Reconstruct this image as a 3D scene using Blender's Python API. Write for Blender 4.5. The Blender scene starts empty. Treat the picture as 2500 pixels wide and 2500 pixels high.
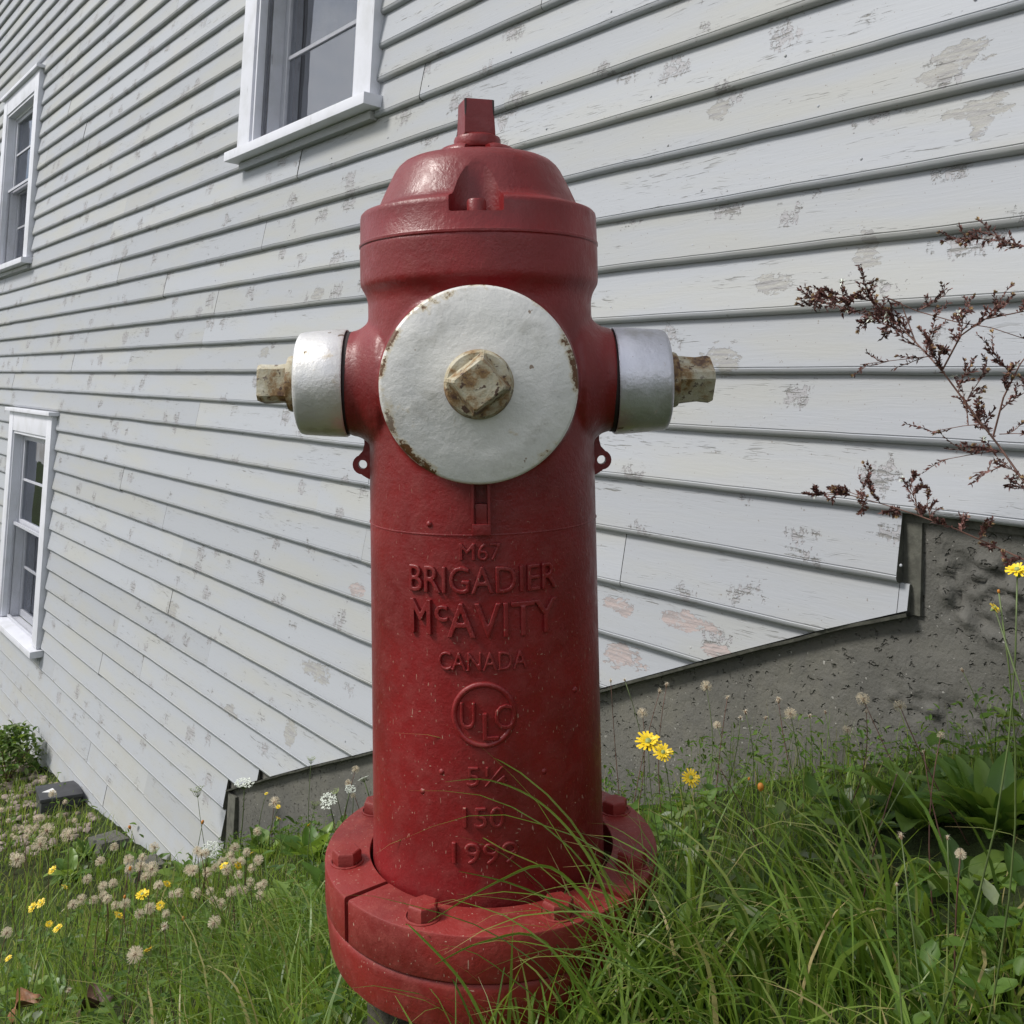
import bpy, bmesh, math, random
import numpy as np
from mathutils import Vector, Matrix, noise

random.seed(7)
RNG = np.random.default_rng(11)
SC = bpy.context.scene
COL = SC.collection
EYE = 0.80                                     # camera height above the datum

# ------------------------------------------------------------------ camera
F_PX, CY = 2300.168, 881.180                    # focal length / principal row on the 2500 px picture
CAM_R = np.array([[0.9989743623, -0.0022250653, 0.0452246895],
                  [-0.0452793933, -0.0490903919, 0.9977674629],
                  [0.0, 0.9987918615, 0.0491407925]])        # right, up, forward
cam_data = bpy.data.cameras.new('camera')
cam = bpy.data.objects.new('camera', cam_data)
COL.objects.link(cam)
cam_data.sensor_width = 36.0
cam_data.lens = F_PX / 2500 * 36.0
cam_data.shift_y = -(1250 - CY) / 2500
cam_data.clip_start = 0.05
cam_data.clip_end = 500
m = Matrix.Identity(4)
for i in range(3):
    m[i][0] = CAM_R[0][i]; m[i][1] = CAM_R[1][i]; m[i][2] = -CAM_R[2][i]
m[2][3] = EYE
cam.matrix_world = m
SC.camera = cam

# ------------------------------------------------------------------ world, sun, exposure
SUN_EL, SUN_AZ = math.radians(44), math.radians(260)   # azimuth clockwise from +Y: from the left, a little behind the camera
world = bpy.data.worlds.new('World'); SC.world = world; world.use_nodes = True
wn, wl_ = world.node_tree.nodes, world.node_tree.links
wn.clear()
w_out = wn.new('ShaderNodeOutputWorld'); w_bg = wn.new('ShaderNodeBackground')
sky = wn.new('ShaderNodeTexSky'); sky.sky_type = 'NISHITA'; sky.sun_disc = False
sky.sun_elevation = SUN_EL; sky.sun_rotation = SUN_AZ
sky.air_density = 1.0; sky.dust_density = 0.6; sky.ozone_density = 1.0
tc = wn.new('ShaderNodeTexCoord'); mp = wn.new('ShaderNodeMapping'); mp.inputs['Scale'].default_value = (1, 1, 2.2)
nz = wn.new('ShaderNodeTexNoise'); nz.inputs['Scale'].default_value = 2.6; nz.inputs['Detail'].default_value = 7; nz.inputs['Roughness'].default_value = 0.55
rp = wn.new('ShaderNodeValToRGB'); rp.color_ramp.elements[0].position = 0.34; rp.color_ramp.elements[1].position = 0.58
mx = wn.new('ShaderNodeMix'); mx.data_type = 'RGBA'
wl_.new(tc.outputs['Generated'], mp.inputs['Vector']); wl_.new(mp.outputs['Vector'], nz.inputs['Vector'])
wl_.new(nz.outputs['Fac'], rp.inputs['Fac']); wl_.new(rp.outputs['Color'], mx.inputs['Factor'])
wl_.new(sky.outputs['Color'], mx.inputs['A']); mx.inputs['B'].default_value = (12.0, 12.2, 12.6, 1)
wl_.new(mx.outputs['Result'], w_bg.inputs['Color'])
w_bg.inputs['Strength'].default_value = 0.076
wl_.new(w_bg.outputs['Background'], w_out.inputs['Surface'])
sun_data = bpy.data.lights.new('sun', 'SUN'); sun = bpy.data.objects.new('sun', sun_data); COL.objects.link(sun)
sun_data.energy = 2.9; sun_data.angle = math.radians(14); sun_data.color = (1.0, 0.96, 0.90)
sun_dir = Vector((math.sin(SUN_AZ) * math.cos(SUN_EL), math.cos(SUN_AZ) * math.cos(SUN_EL), math.sin(SUN_EL)))
sun.rotation_euler = sun_dir.to_track_quat('Z', 'Y').to_euler()
sun.location = (0, 0, 10)
SC.view_settings.view_transform = 'Standard'; SC.view_settings.look = 'None'
SC.view_settings.exposure = 0.32; SC.view_settings.gamma = 1.0; SC.view_settings.use_curve_mapping = False

# ------------------------------------------------------------------ frames: wall and hydrant
YAW = 0.6938707275
D_WALL = 1.4965223
S_K, S_0 = 0.86316, -0.31782                    # house drawing units along the wall -> metres
WD = np.array([-math.sin(YAW), math.cos(YAW), 0.0])       # along the wall, away from the camera (s)
WN = np.array([math.cos(YAW), math.sin(YAW), 0.0])        # into the wall; q is measured outwards
WALL_O = WN * D_WALL + np.array([0, 0, EYE])

def ray(x, y):
    return CAM_R.T @ np.array([(x - 1250) / F_PX, -(y - CY) / F_PX, 1.0])

def w2(s, q, z):                                # wall coordinates -> world
    return Vector(WALL_O + WD * s - WN * q + np.array([0, 0, z]))

def wall_at(x, y, q=0.0):
    r = ray(x, y); t = (D_WALL - q) / (r @ WN); P = r * t
    return float(P @ WD), float(P[2])

def house_at(x, y):
    s, z = wall_at(x, y); return (s - S_0) / S_K, z - 0.0015

# ground height (relative to the eye) in wall coordinates
GS = S_K * np.array([-30, -6, -3, -1, 0, 1.05, 2.0, 3.66, 4.5, 5.2, 6.5, 8.2, 12, 20, 60.]) + S_0
GZ = np.array([1.2, .9, .5, .18, -.12, -.47, -.85, -1.46, -1.83, -1.95, -2.08, -2.22, -2.5, -3.0, -4.])

def ground(s, q):
    s = np.asarray(s, float); q = np.asarray(q, float)
    z = np.interp(s, GS, GZ)
    qq = np.clip(q, 0, 60)
    z = z - 0.25 * np.minimum(qq, 1.4) - 0.06 * np.maximum(qq - 1.4, 0)
    z = z + 0.055 * np.exp(-((s - 0.911) ** 2 + (q - 0.741) ** 2) / 0.30 ** 2)      # soil banked up round the hydrant
    z = z + 0.075 * np.exp(-((s - 0.911) ** 2 + (q - 0.741) ** 2) ** 2 / 0.21 ** 4)
    z = z + 0.014 * np.sin(s * 5.1 + q * 3.3) * np.sin(q * 6.7 - s * 2.1) + 0.02 * np.sin(s * 1.7 + 1) * np.sin(q * 2.3)
    return z

def to_world(s, q, z):                          # arrays
    return WALL_O[None, :] + np.outer(s, WD) - np.outer(q, WN) + np.outer(z, [0, 0, 1])

# ------------------------------------------------------------------ helpers
def link(name, mesh, mat=None, parent=None):
    o = bpy.data.objects.new(name, mesh); COL.objects.link(o)
    if mat is not None and not mesh.materials: mesh.materials.append(mat)
    if parent is not None: o.parent = parent
    return o

def tag(o, label=None, cat=None, group=None, kind=None):
    if label: o['label'] = label
    if cat: o['category'] = cat
    if group: o['group'] = group
    if kind: o['kind'] = kind
    return o

def empty(name, matrix=None, parent=None):
    o = bpy.data.objects.new(name, None); COL.objects.link(o)
    o.empty_display_size = 0.1
    if matrix is not None: o.matrix_world = matrix
    if parent is not None: o.parent = parent
    return o

def bm_mesh(bm, name='mesh', smooth=False, angle=None):
    me = bpy.data.meshes.new(name)
    bmesh.ops.recalc_face_normals(bm, faces=bm.faces)
    bm.to_mesh(me); bm.free()
    if smooth:
        me.polygons.foreach_set('use_smooth', [True] * len(me.polygons))
        if angle is not None:
            me.set_sharp_from_angle(angle=math.radians(angle))
    return me

def box(bm, x0, x1, y0, y1, z0, z1, M=None, bevel=0.0):
    vs = [bm.verts.new((x, y, z)) for x in (x0, x1) for y in (y0, y1) for z in (z0, z1)]
    fs = [(0, 1, 3, 2), (4, 6, 7, 5), (0, 4, 5, 1), (2, 3, 7, 6), (0, 2, 6, 4), (1, 5, 7, 3)]
    faces = [bm.faces.new([vs[i] for i in f]) for f in fs]
    if bevel:
        es = list({e for f in faces for e in f.edges})
        r = bmesh.ops.bevel(bm, geom=es, offset=bevel, segments=2, profile=0.7, affect='EDGES')
        vs = list({v for f in r['faces'] for v in f.verts} | {v for v in vs if v.is_valid})
    if M is not None:
        bmesh.ops.transform(bm, matrix=M, verts=[v for v in vs if v.is_valid])

def lathe(bm, prof, n=64, M=None, closed=False):
    """prof: list of (radius, height) from bottom to top, spun about local z."""
    rings = []
    for r, h in prof:
        if r < 1e-6:
            rings.append([bm.verts.new((0, 0, h))])
        else:
            rings.append([bm.verts.new((r * math.cos(2 * math.pi * k / n), r * math.sin(2 * math.pi * k / n), h)) for k in range(n)])
    pairs = list(zip(rings[:-1], rings[1:]))
    if closed: pairs.append((rings[-1], rings[0]))
    for a, b in pairs:
        for k in range(n):
            k2 = (k + 1) % n
            if len(a) == 1 and len(b) == 1: continue
            if len(a) == 1: bm.faces.new((a[0], b[k2], b[k]))
            elif len(b) == 1: bm.faces.new((a[k], a[k2], b[0]))
            else: bm.faces.new((a[k], a[k2], b[k2], b[k]))
    if M is not None:
        bmesh.ops.transform(bm, matrix=M, verts=[v for r in rings for v in r])

def tube(bm, pts, r0, r1, sides=5):
    pts = [Vector(p) for p in pts]
    rings = []
    for i, p in enumerate(pts):
        t = (pts[min(i + 1, len(pts) - 1)] - pts[max(i - 1, 0)]).normalized()
        a = t.cross(Vector((0.3, 0.9, 0.2))).normalized(); b = t.cross(a)
        r = r0 + (r1 - r0) * i / (len(pts) - 1)
        rings.append([bm.verts.new(p + a * r * math.cos(2 * math.pi * k / sides) + b * r * math.sin(2 * math.pi * k / sides)) for k in range(sides)])
    for a, b in zip(rings[:-1], rings[1:]):
        for k in range(sides):
            bm.faces.new((a[k], a[(k + 1) % sides], b[(k + 1) % sides], b[k]))
    bm.faces.new(rings[0][::-1]); bm.faces.new(rings[-1])

def np_mesh(name, verts, quads, tint=None, smooth=True):
    me = bpy.data.meshes.new(name)
    nv, nf = len(verts), len(quads)
    me.vertices.add(nv); me.vertices.foreach_set('co', np.asarray(verts, np.float32).ravel())
    me.loops.add(nf * 4); me.loops.foreach_set('vertex_index', np.asarray(quads, np.int32).ravel())
    me.polygons.add(nf); me.polygons.foreach_set('loop_start', np.arange(nf, dtype=np.int32) * 4)
    me.polygons.foreach_set('use_smooth', np.full(nf, smooth))
    me.update(calc_edges=True)
    if tint is not None:
        for k, v in tint.items():
            a = me.attributes.new(k, 'FLOAT', 'POINT'); a.data.foreach_set('value', np.asarray(v, np.float32))
    return me

# ------------------------------------------------------------------ materials
class Mat:
    def __init__(self, name):
        self.m = bpy.data.materials.new(name); self.m.use_nodes = True
        self.n = self.m.node_tree.nodes; self.l = self.m.node_tree.links
        self.b = self.n['Principled BSDF']
        self.out = self.n['Material Output']
    def node(self, t, **kw):
        x = self.n.new(t)
        for k, v in kw.items(): setattr(x, k, v)
        return x
    def lk(self, a, b): self.l.new(a, b)
    def val(self, sock, v):
        if hasattr(v, 'is_linked') or isinstance(v, bpy.types.NodeSocket): self.l.new(v, sock)
        else: sock.default_value = v
    def coord(self, kind='Object', scale=(1, 1, 1), loc=(0, 0, 0), src=None):
        if src is None:
            src = self.node('ShaderNodeTexCoord').outputs[kind]
        mp = self.node('ShaderNodeMapping'); mp.inputs['Scale'].default_value = scale; mp.inputs['Location'].default_value = loc
        self.lk(src, mp.inputs['Vector']); return mp.outputs['Vector']
    def noise(self, vec, scale=5, detail=4, rough=0.5, dist=0.0, w=None):
        x = self.node('ShaderNodeTexNoise')
        if w is not None:
            x.noise_dimensions = '4D'; self.val(x.inputs['W'], w)
        self.lk(vec, x.inputs['Vector']); x.inputs['Scale'].default_value = scale
        x.inputs['Detail'].default_value = detail; x.inputs['Roughness'].default_value = rough; x.inputs['Distortion'].default_value = dist
        return x.outputs['Fac']
    def ramp(self, fac, stops):
        x = self.node('ShaderNodeValToRGB'); cr = x.color_ramp
        while len(cr.elements) > 1: cr.elements.remove(cr.elements[-1])
        for i, (p, c) in enumerate(stops):
            e = cr.elements[0] if i == 0 else cr.elements.new(p)
            e.position = p
            e.color = (c, c, c, 1) if isinstance(c, (int, float)) else (*c, 1)
        self.lk(fac, x.inputs['Fac']); return x.outputs['Color']
    def step(self, fac, a, b, lo=0.0, hi=1.0):
        x = self.node('ShaderNodeMapRange', interpolation_type='SMOOTHSTEP')
        self.val(x.inputs['Value'], fac)
        x.inputs['From Min'].default_value = a; x.inputs['From Max'].default_value = b
        x.inputs['To Min'].default_value = lo; x.inputs['To Max'].default_value = hi
        return x.outputs['Result']
    def math(self, op, a, b=None, c=None):
        x = self.node('ShaderNodeMath', operation=op)
        self.val(x.inputs[0], a)
        if b is not None: self.val(x.inputs[1], b)
        if c is not None: self.val(x.inputs[2], c)
        return x.outputs[0]
    def mix(self, fac, a, b, blend='MIX'):
        x = self.node('ShaderNodeMix', data_type='RGBA', blend_type=blend)
        self.val(x.inputs['Factor'], fac)
        for s, v in (('A', a), ('B', b)):
            if isinstance(v, tuple): x.inputs[s].default_value = (*v, 1)
            else: self.lk(v, x.inputs[s])
        return x.outputs['Result']
    def bump(self, h, strength=0.5, dist=0.002, prev=None):
        x = self.node('ShaderNodeBump'); x.inputs['Strength'].default_value = strength; x.inputs['Distance'].default_value = dist
        self.lk(h, x.inputs['Height'])
        if prev is not None: self.lk(prev, x.inputs['Normal'])
        return x.outputs['Normal']
    def done(self, color=None, rough=None, normal=None, metal=None, spec=None):
        if color is not None:
            if isinstance(color, tuple): self.b.inputs['Base Color'].default_value = (*color, 1)
            else: self.lk(color, self.b.inputs['Base Color'])
        if rough is not None: self.val(self.b.inputs['Roughness'], rough)
        if normal is not None: self.lk(normal, self.b.inputs['Normal'])
        if metal is not None: self.val(self.b.inputs['Metallic'], metal)
        if spec is not None: self.val(self.b.inputs['Specular IOR Level'], spec)
        return self.m

def clapboard_mat():
    M = Mat('weathered_white_paint')
    rnd = M.node('ShaderNodeObjectInfo').outputs['Random']
    co0 = M.node('ShaderNodeTexCoord').outputs['Object']
    off0 = M.node('ShaderNodeCombineXYZ'); M.lk(M.math('MULTIPLY', rnd, 41.0), off0.inputs['X']); M.lk(M.math('MULTIPLY', rnd, 67.0), off0.inputs['Z'])
    addv = M.node('ShaderNodeVectorMath', operation='ADD'); M.lk(co0, addv.inputs[0]); M.lk(off0.outputs[0], addv.inputs[1]); co = addv.outputs[0]
    # warm / greenish dirt in long streaks
    big = M.noise(M.coord(src=co, scale=(0.8, 1, 5)), 1.5, 3, 0.6)
    base = M.mix(M.step(big, 0.42, 0.68), (0.368, 0.384, 0.414), (0.380, 0.385, 0.376))
    tone = M.step(rnd, 0, 1, 0.94, 1.04)
    base = M.mix(1.0, base, (1, 1, 1), 'MULTIPLY')
    # crack lines along the grain
    warp = M.noise(M.coord(src=co, scale=(1.2, 1, 8)), 3.0, 2, 0.5)
    grain_vec = M.node('ShaderNodeVectorMath', operation='ADD')
    cmb = M.node('ShaderNodeCombineXYZ'); M.lk(M.math('MULTIPLY', warp, 0.03), cmb.inputs['Z'])
    M.lk(co, grain_vec.inputs[0]); M.lk(cmb.outputs[0], grain_vec.inputs[1])
    gv = M.coord(src=grain_vec.outputs[0], scale=(11, 11, 170))
    grain = M.noise(gv, 1.0, 3, 0.55)
    gv2 = M.coord(src=grain_vec.outputs[0], scale=(22, 22, 330))
    grain2 = M.noise(gv2, 1.0, 2, 0.5)
    region = M.step(M.noise(M.coord(src=co, scale=(1.1, 1, 9)), 1.7, 3, 0.6), 0.50, 0.66)
    crack = M.math('MULTIPLY', M.step(grain, 0.60, 0.68), region)
    crack2 = M.math('MULTIPLY', M.step(grain2, 0.63, 0.70), M.math('MULTIPLY', region, 0.7))
    crack = M.math('MAXIMUM', crack, crack2)
    # peeling round knots
    dv = M.node('ShaderNodeTexNoise')
    M.lk(M.coord(src=co, scale=(1.6, 1, 1.0)), dv.inputs['Vector']); dv.inputs['Scale'].default_value = 20; dv.inputs['Detail'].default_value = 4; dv.inputs['Roughness'].default_value = 0.72
    off = M.node('ShaderNodeVectorMath', operation='MULTIPLY_ADD')
    M.lk(dv.outputs['Color'], off.inputs[0]); off.inputs[1].default_value = (0.20, 0.0, 0.13)
    M.lk(M.coord(src=co, scale=(1, 0, 1)), off.inputs[2])
    vor = M.node('ShaderNodeTexVoronoi')
    M.lk(M.coord(src=off.outputs[0], scale=(0.62, 0, 1.15)), vor.inputs['Vector']); vor.inputs['Scale'].default_value = 10.0
    sepc = M.node('ShaderNodeSeparateColor'); M.lk(vor.outputs['Color'], sepc.inputs['Color'])
    size = M.step(sepc.outputs['Red'], 0.15, 1.0, 0.0, 0.30)
    peel = M.step(M.math('SUBTRACT', size, vor.outputs['Distance']), -0.008, 0.012)
    flake = M.noise(M.coord(src=co, scale=(60, 60, 110)), 1.0, 3, 0.7)
    around = M.step(M.math('SUBTRACT', M.math('ADD', size, 0.12), vor.outputs['Distance']), 0.0, 0.12)
    peel = M.math('MULTIPLY', peel, M.step(flake, 0.40, 0.50))
    streak = M.math('MULTIPLY', M.step(grain, 0.56, 0.63), M.math('MULTIPLY', around, 0.85))
    # larger bare patches at their real places on the wall: (s, z, half length, half height)
    sep = M.node('ShaderNodeSeparateXYZ'); M.lk(co0, sep.inputs[0])
    edge = M.noise(M.coord(src=co0, scale=(14, 14, 34)), 1.0, 5, 0.70)
    def patches(lst):
        acc = None
        for x, y, rs, rz in lst:
            s0, z0 = house_at(x, y)
            dx = M.math('DIVIDE', M.math('SUBTRACT', sep.outputs['X'], s0), rs)
            dz = M.math('DIVIDE', M.math('SUBTRACT', sep.outputs['Z'], z0), rz)
            d = M.math('ADD', M.math('MULTIPLY', dx, dx), M.math('MULTIPLY', dz, dz))
            d = M.math('ADD', d, M.math('MULTIPLY', M.math('SUBTRACT', edge, 0.5), 8.0))
            k = M.step(d, 0.85, 0.95, 1.0, 0.0)
            acc = k if acc is None else M.math('MAXIMUM', acc, k)
        return acc
    grey_p = patches([(2345, 135, .06, .022), (2290, 180, .04, .016), (2372, 265, .05, .018), (2390, 300, .02, .02), (1750, 265, .03, .024),
                      (1890, 690, .055, .022), (1755, 870, .05, .03), (765, 1640, .10, .03), (775, 715, .05, .022), (560, 1740, .06, .03),
                      (800, 830, .05, .02), (640, 860, .05, .02), (420, 1490, .07, .03), (2120, 610, .03, .03), (700, 1790, .05, .04)])
    pink_p = patches([(1670, 1520, .075, .016), (1500, 1475, .05, .02), (1510, 1600, .06, .028), (1740, 1590, .05, .012), (1330, 1590, .1, .02), (870, 1440, .05, .02)])
    wood = M.mix(M.step(grain, 0.35, 0.7), (0.36, 0.35, 0.37), (0.27, 0.265, 0.27))
    col = M.mix(M.math('MULTIPLY', peel, 0.75), base, wood)
    olive = M.mix(M.step(grain, 0.4, 0.65), (0.33, 0.325, 0.305), (0.26, 0.255, 0.26))
    col = M.mix(M.math('MULTIPLY', grey_p, M.step(flake, 0.34, 0.42, 0.25, 0.9)), col, olive)
    col = M.mix(M.math('MULTIPLY', pink_p, M.step(flake, 0.36, 0.44, 0.2, 0.85)), col, M.mix(M.step(grain, 0.4, 0.6), (0.42, 0.34, 0.325), (0.30, 0.26, 0.255)))
    anyp = M.math('MAXIMUM', peel, M.math('MAXIMUM', grey_p, pink_p))
    # thin dark lips round the peeled paint
    lip = M.math('MULTIPLY', M.step(anyp, 0.05, 0.4), M.step(anyp, 0.5, 0.95, 1.0, 0.0))
    col = M.mix(M.math('MULTIPLY', lip, 0.75), col, (0.13, 0.12, 0.11))
    crack = M.math('MAXIMUM', crack, streak)
    col = M.mix(M.math('MULTIPLY', crack, 0.75), col, (0.15, 0.145, 0.13))
    speck = M.step(M.noise(M.coord(src=co, scale=(1, 1, 1)), 170, 1, 0.5), 0.745, 0.775)
    col = M.mix(M.math('MULTIPLY', speck, 0.6), col, (0.16, 0.13, 0.10))
    # algae and grime that has collected along the bottom boards near the soil
    low = M.math('MULTIPLY', M.step(sep.outputs['Z'], -1.25, -2.1), M.step(M.noise(M.coord(src=co, scale=(3, 1, 4)), 2.0, 3, 0.7), 0.42, 0.62))
    col = M.mix(M.math('MULTIPLY', low, 0.4), col, (0.36, 0.35, 0.32))
    tn = M.node('ShaderNodeMix', data_type='RGBA', blend_type='MULTIPLY'); tn.inputs['Factor'].default_value = 1.0
    cg = M.node('ShaderNodeCombineColor')
    for k in ('Red', 'Green', 'Blue'): M.lk(tone, cg.inputs[k])
    M.lk(col, tn.inputs['A']); M.lk(cg.outputs[0], tn.inputs['B'])
    h = M.math('SUBTRACT', M.math('MULTIPLY', flake, 0.12), M.math('ADD', M.math('MULTIPLY', anyp, M.step(flake, 0.3, 0.7, 0.5, 1.0)), crack))
    h = M.math('ADD', h, M.math('MULTIPLY', grain, 0.35))
    nb = M.bump(h, 0.7, 0.0016)
    return M.done(tn.outputs['Result'], 0.62, nb, spec=0.3)

def trim_mat():
    M = Mat('white_trim_paint')
    co = M.coord(scale=(1, 1, 1))
    n1 = M.noise(co, 7, 5, 0.6); n2 = M.noise(M.coord(scale=(60, 60, 6)), 1.0, 4, 0.6)
    col = M.mix(M.step(n1, 0.4, 0.75), (0.66, 0.67, 0.73), (0.56, 0.57, 0.60))
    sp = M.math('MULTIPLY', M.step(n2, 0.66, 0.70), M.step(n1, 0.45, 0.6))
    col = M.mix(M.math('MULTIPLY', sp, 0.6), col, (0.22, 0.21, 0.20))
    return M.done(col, 0.5, M.bump(n2, 0.4, 0.001))

def red_mat(name, base, dusty, dust=0.3, flecks=0.0, chips=1.0, rough=0.40):
    M = Mat(name)
    co = M.node('ShaderNodeTexCoord').outputs['Object']
    v = M.coord(src=co)
    n1 = M.noise(v, 6, 6, 0.62); n2 = M.noise(v, 48, 5, 0.65); n3 = M.noise(v, 260, 2, 0.6)
    darker = tuple(c * 0.62 for c in base)
    col = M.mix(M.step(n1, 0.35, 0.65), base, darker)
    col = M.mix(M.math('MULTIPLY', M.step(n2, 0.42, 0.70), dust), col, dusty)
    # drips of old paint, seen as relief
    drip = M.noise(M.coord(src=co, scale=(34, 34, 5)), 1.0, 4, 0.6)
    # chips down to dark primer and rust
    chip = M.step(M.noise(v, 17, 8, 0.72), 0.70, 0.715)
    chip = M.math('MULTIPLY', chip, chips)
    col = M.mix(chip, col, (0.035, 0.028, 0.022))
    # short pale streaks: dried bits of grass stuck to the paint, in every direction
    fm = None
    for k, (sc, rot) in enumerate((((420, 420, 110), 0.0), ((120, 480, 420), 0.6), ((440, 440, 110), 0.9))):
        mpn = M.node('ShaderNodeMapping'); mpn.inputs['Rotation'].default_value = (rot, rot * 0.7, rot)
        mpn.inputs['Scale'].default_value = sc; M.lk(co, mpn.inputs['Vector'])
        f = M.step(M.noise(mpn.outputs[0], 1.0, 1, 0.4), 0.755, 0.79)
        fm = f if fm is None else M.math('MAXIMUM', fm, f)
    lowf = M.node('ShaderNodeSeparateXYZ'); M.lk(co, lowf.inputs[0])
    fm = M.math('MULTIPLY', fm, M.step(lowf.outputs['Z'], 0.60, 0.10, 0.12, 1.0))
    col = M.mix(M.math('MULTIPLY', fm, flecks), col, (0.42, 0.27, 0.20))
    h = M.math('ADD', M.math('MULTIPLY', n2, 1.0), M.math('ADD', M.math('MULTIPLY', n3, 0.35), M.math('MULTIPLY', drip, 0.5)))
    h = M.math('SUBTRACT', h, chip)
    nb = M.bump(h, 0.5, 0.0022)
    ro = M.step(n2, 0.3, 0.7, rough - 0.05, rough + 0.14)
    return M.done(col, ro, nb, spec=0.48)

def cap_mat(name, axis, centre, radius, metal=0.0, base=(0.68, 0.68, 0.70), silver=(0.62, 0.62, 0.66)):
    """white / aluminium paint with rust creeping in from the rims"""
    M = Mat(name)
    co = M.node('ShaderNodeTexCoord').outputs['Object']; v = M.coord(src=co)
    n1 = M.noise(v, 9, 6, 0.6); n2 = M.noise(v, 60, 5, 0.65); n3 = M.noise(v, 26, 7, 0.7)
    col = M.mix(M.step(n1, 0.35, 0.7), base, silver)
    sep = M.node('ShaderNodeSeparateXYZ'); M.lk(co, sep.inputs[0])
    rr = M.math('SQRT', M.math('ADD', M.math('POWER', sep.outputs['X'], 2.0), M.math('POWER', sep.outputs['Y'], 2.0)))
    near_rim = M.step(rr, radius * 0.86, radius * 0.985)
    r1 = M.math('ADD', n3, M.math('MULTIPLY', near_rim, 0.17))
    r1 = M.math('ADD', r1, M.math('MULTIPLY', M.math('SUBTRACT', n1, 0.5), 0.35))
    stain = M.step(r1, 0.62, 0.74)
    rust = M.step(r1, 0.70, 0.74)
    col = M.mix(M.math('MULTIPLY', stain, 0.65), col, (0.42, 0.31, 0.12))
    col = M.mix(rust, col, (0.11, 0.045, 0.015))
    grime = M.step(M.noise(v, 15, 6, 0.7), 0.52, 0.70)
    col = M.mix(M.math('MULTIPLY', grime, 0.45), col, (0.30, 0.285, 0.245))
    dots = M.step(M.noise(v, 75, 3, 0.5), 0.70, 0.735)
    col = M.mix(M.math('MULTIPLY', dots, 0.8), col, (0.16, 0.09, 0.04))
    h = M.math('ADD', M.math('MULTIPLY', n2, 0.6), M.math('MULTIPLY', n3, 0.9))
    h = M.math('SUBTRACT', h, M.math('MULTIPLY', rust, 0.5))
    nb = M.bump(h, 0.55, 0.0028)
    met = M.math('MULTIPLY', M.math('SUBTRACT', 1.0, stain), metal)
    return M.done(col, M.step(n3, 0.3, 0.7, 0.34, 0.52), nb, metal=met, spec=0.45)

def rusty_mat():
    M = Mat('rusty_bronze_nut')
    v = M.coord(); n1 = M.noise(v, 28, 7, 0.68); n2 = M.noise(v, 95, 5, 0.7); n3 = M.noise(v, 12, 4, 0.6)
    col = M.ramp(n1, [(0.30, (0.48, 0.46, 0.39)), (0.46, (0.38, 0.34, 0.24)), (0.55, (0.22, 0.13, 0.05)), (0.62, (0.08, 0.035, 0.018))])
    col = M.mix(M.step(n2, 0.56, 0.61), col, (0.07, 0.035, 0.02))
    col = M.mix(M.math('MULTIPLY', M.step(n3, 0.5, 0.7), 0.5), col, (0.50, 0.48, 0.40))
    return M.done(col, 0.62, M.bump(M.math('ADD', n1, M.math('MULTIPLY', n2, 0.5)), 0.8, 0.003))

def concrete_mat(name='old_concrete', dark=1.0):
    M = Mat(name)
    v = M.coord(); n1 = M.noise(v, 2.2, 6, 0.6); n2 = M.noise(v, 24, 6, 0.65); n3 = M.noise(v, 180, 3, 0.6)
    col = M.mix(M.step(n1, 0.35, 0.68), (0.090, 0.089, 0.082), (0.155, 0.149, 0.126))
    col = M.mix(M.step(n2, 0.35, 0.75), col, (0.122, 0.119, 0.108))
    pit_n = M.noise(M.coord(scale=(1.0, 1.0, 1.35)), 62, 2, 0.45, 0.3)
    pit = M.math('MULTIPLY', M.step(pit_n, 0.62, 0.70), M.step(M.noise(v, 5, 3, 0.6), 0.40, 0.55))
    pit2 = M.step(M.noise(v, 105, 2, 0.5), 0.70, 0.74)
    pits = M.math('MAXIMUM', pit, M.math('MULTIPLY', pit2, 0.8))
    col = M.mix(M.math('MULTIPLY', pits, 0.30), col, (0.050, 0.047, 0.04))
    light = M.step(M.noise(v, 140, 1, 0.5), 0.74, 0.77)
    col = M.mix(M.math('MULTIPLY', light, 0.7), col, (0.42, 0.41, 0.38))
    h = M.math('SUBTRACT', M.math('ADD', M.math('MULTIPLY', n2, 1.0), M.math('MULTIPLY', n3, 0.25)), M.math('MULTIPLY', pits, 1.3))
    return M.done(col, 0.9, M.bump(h, 0.9, 0.006), spec=0.2)

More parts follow.
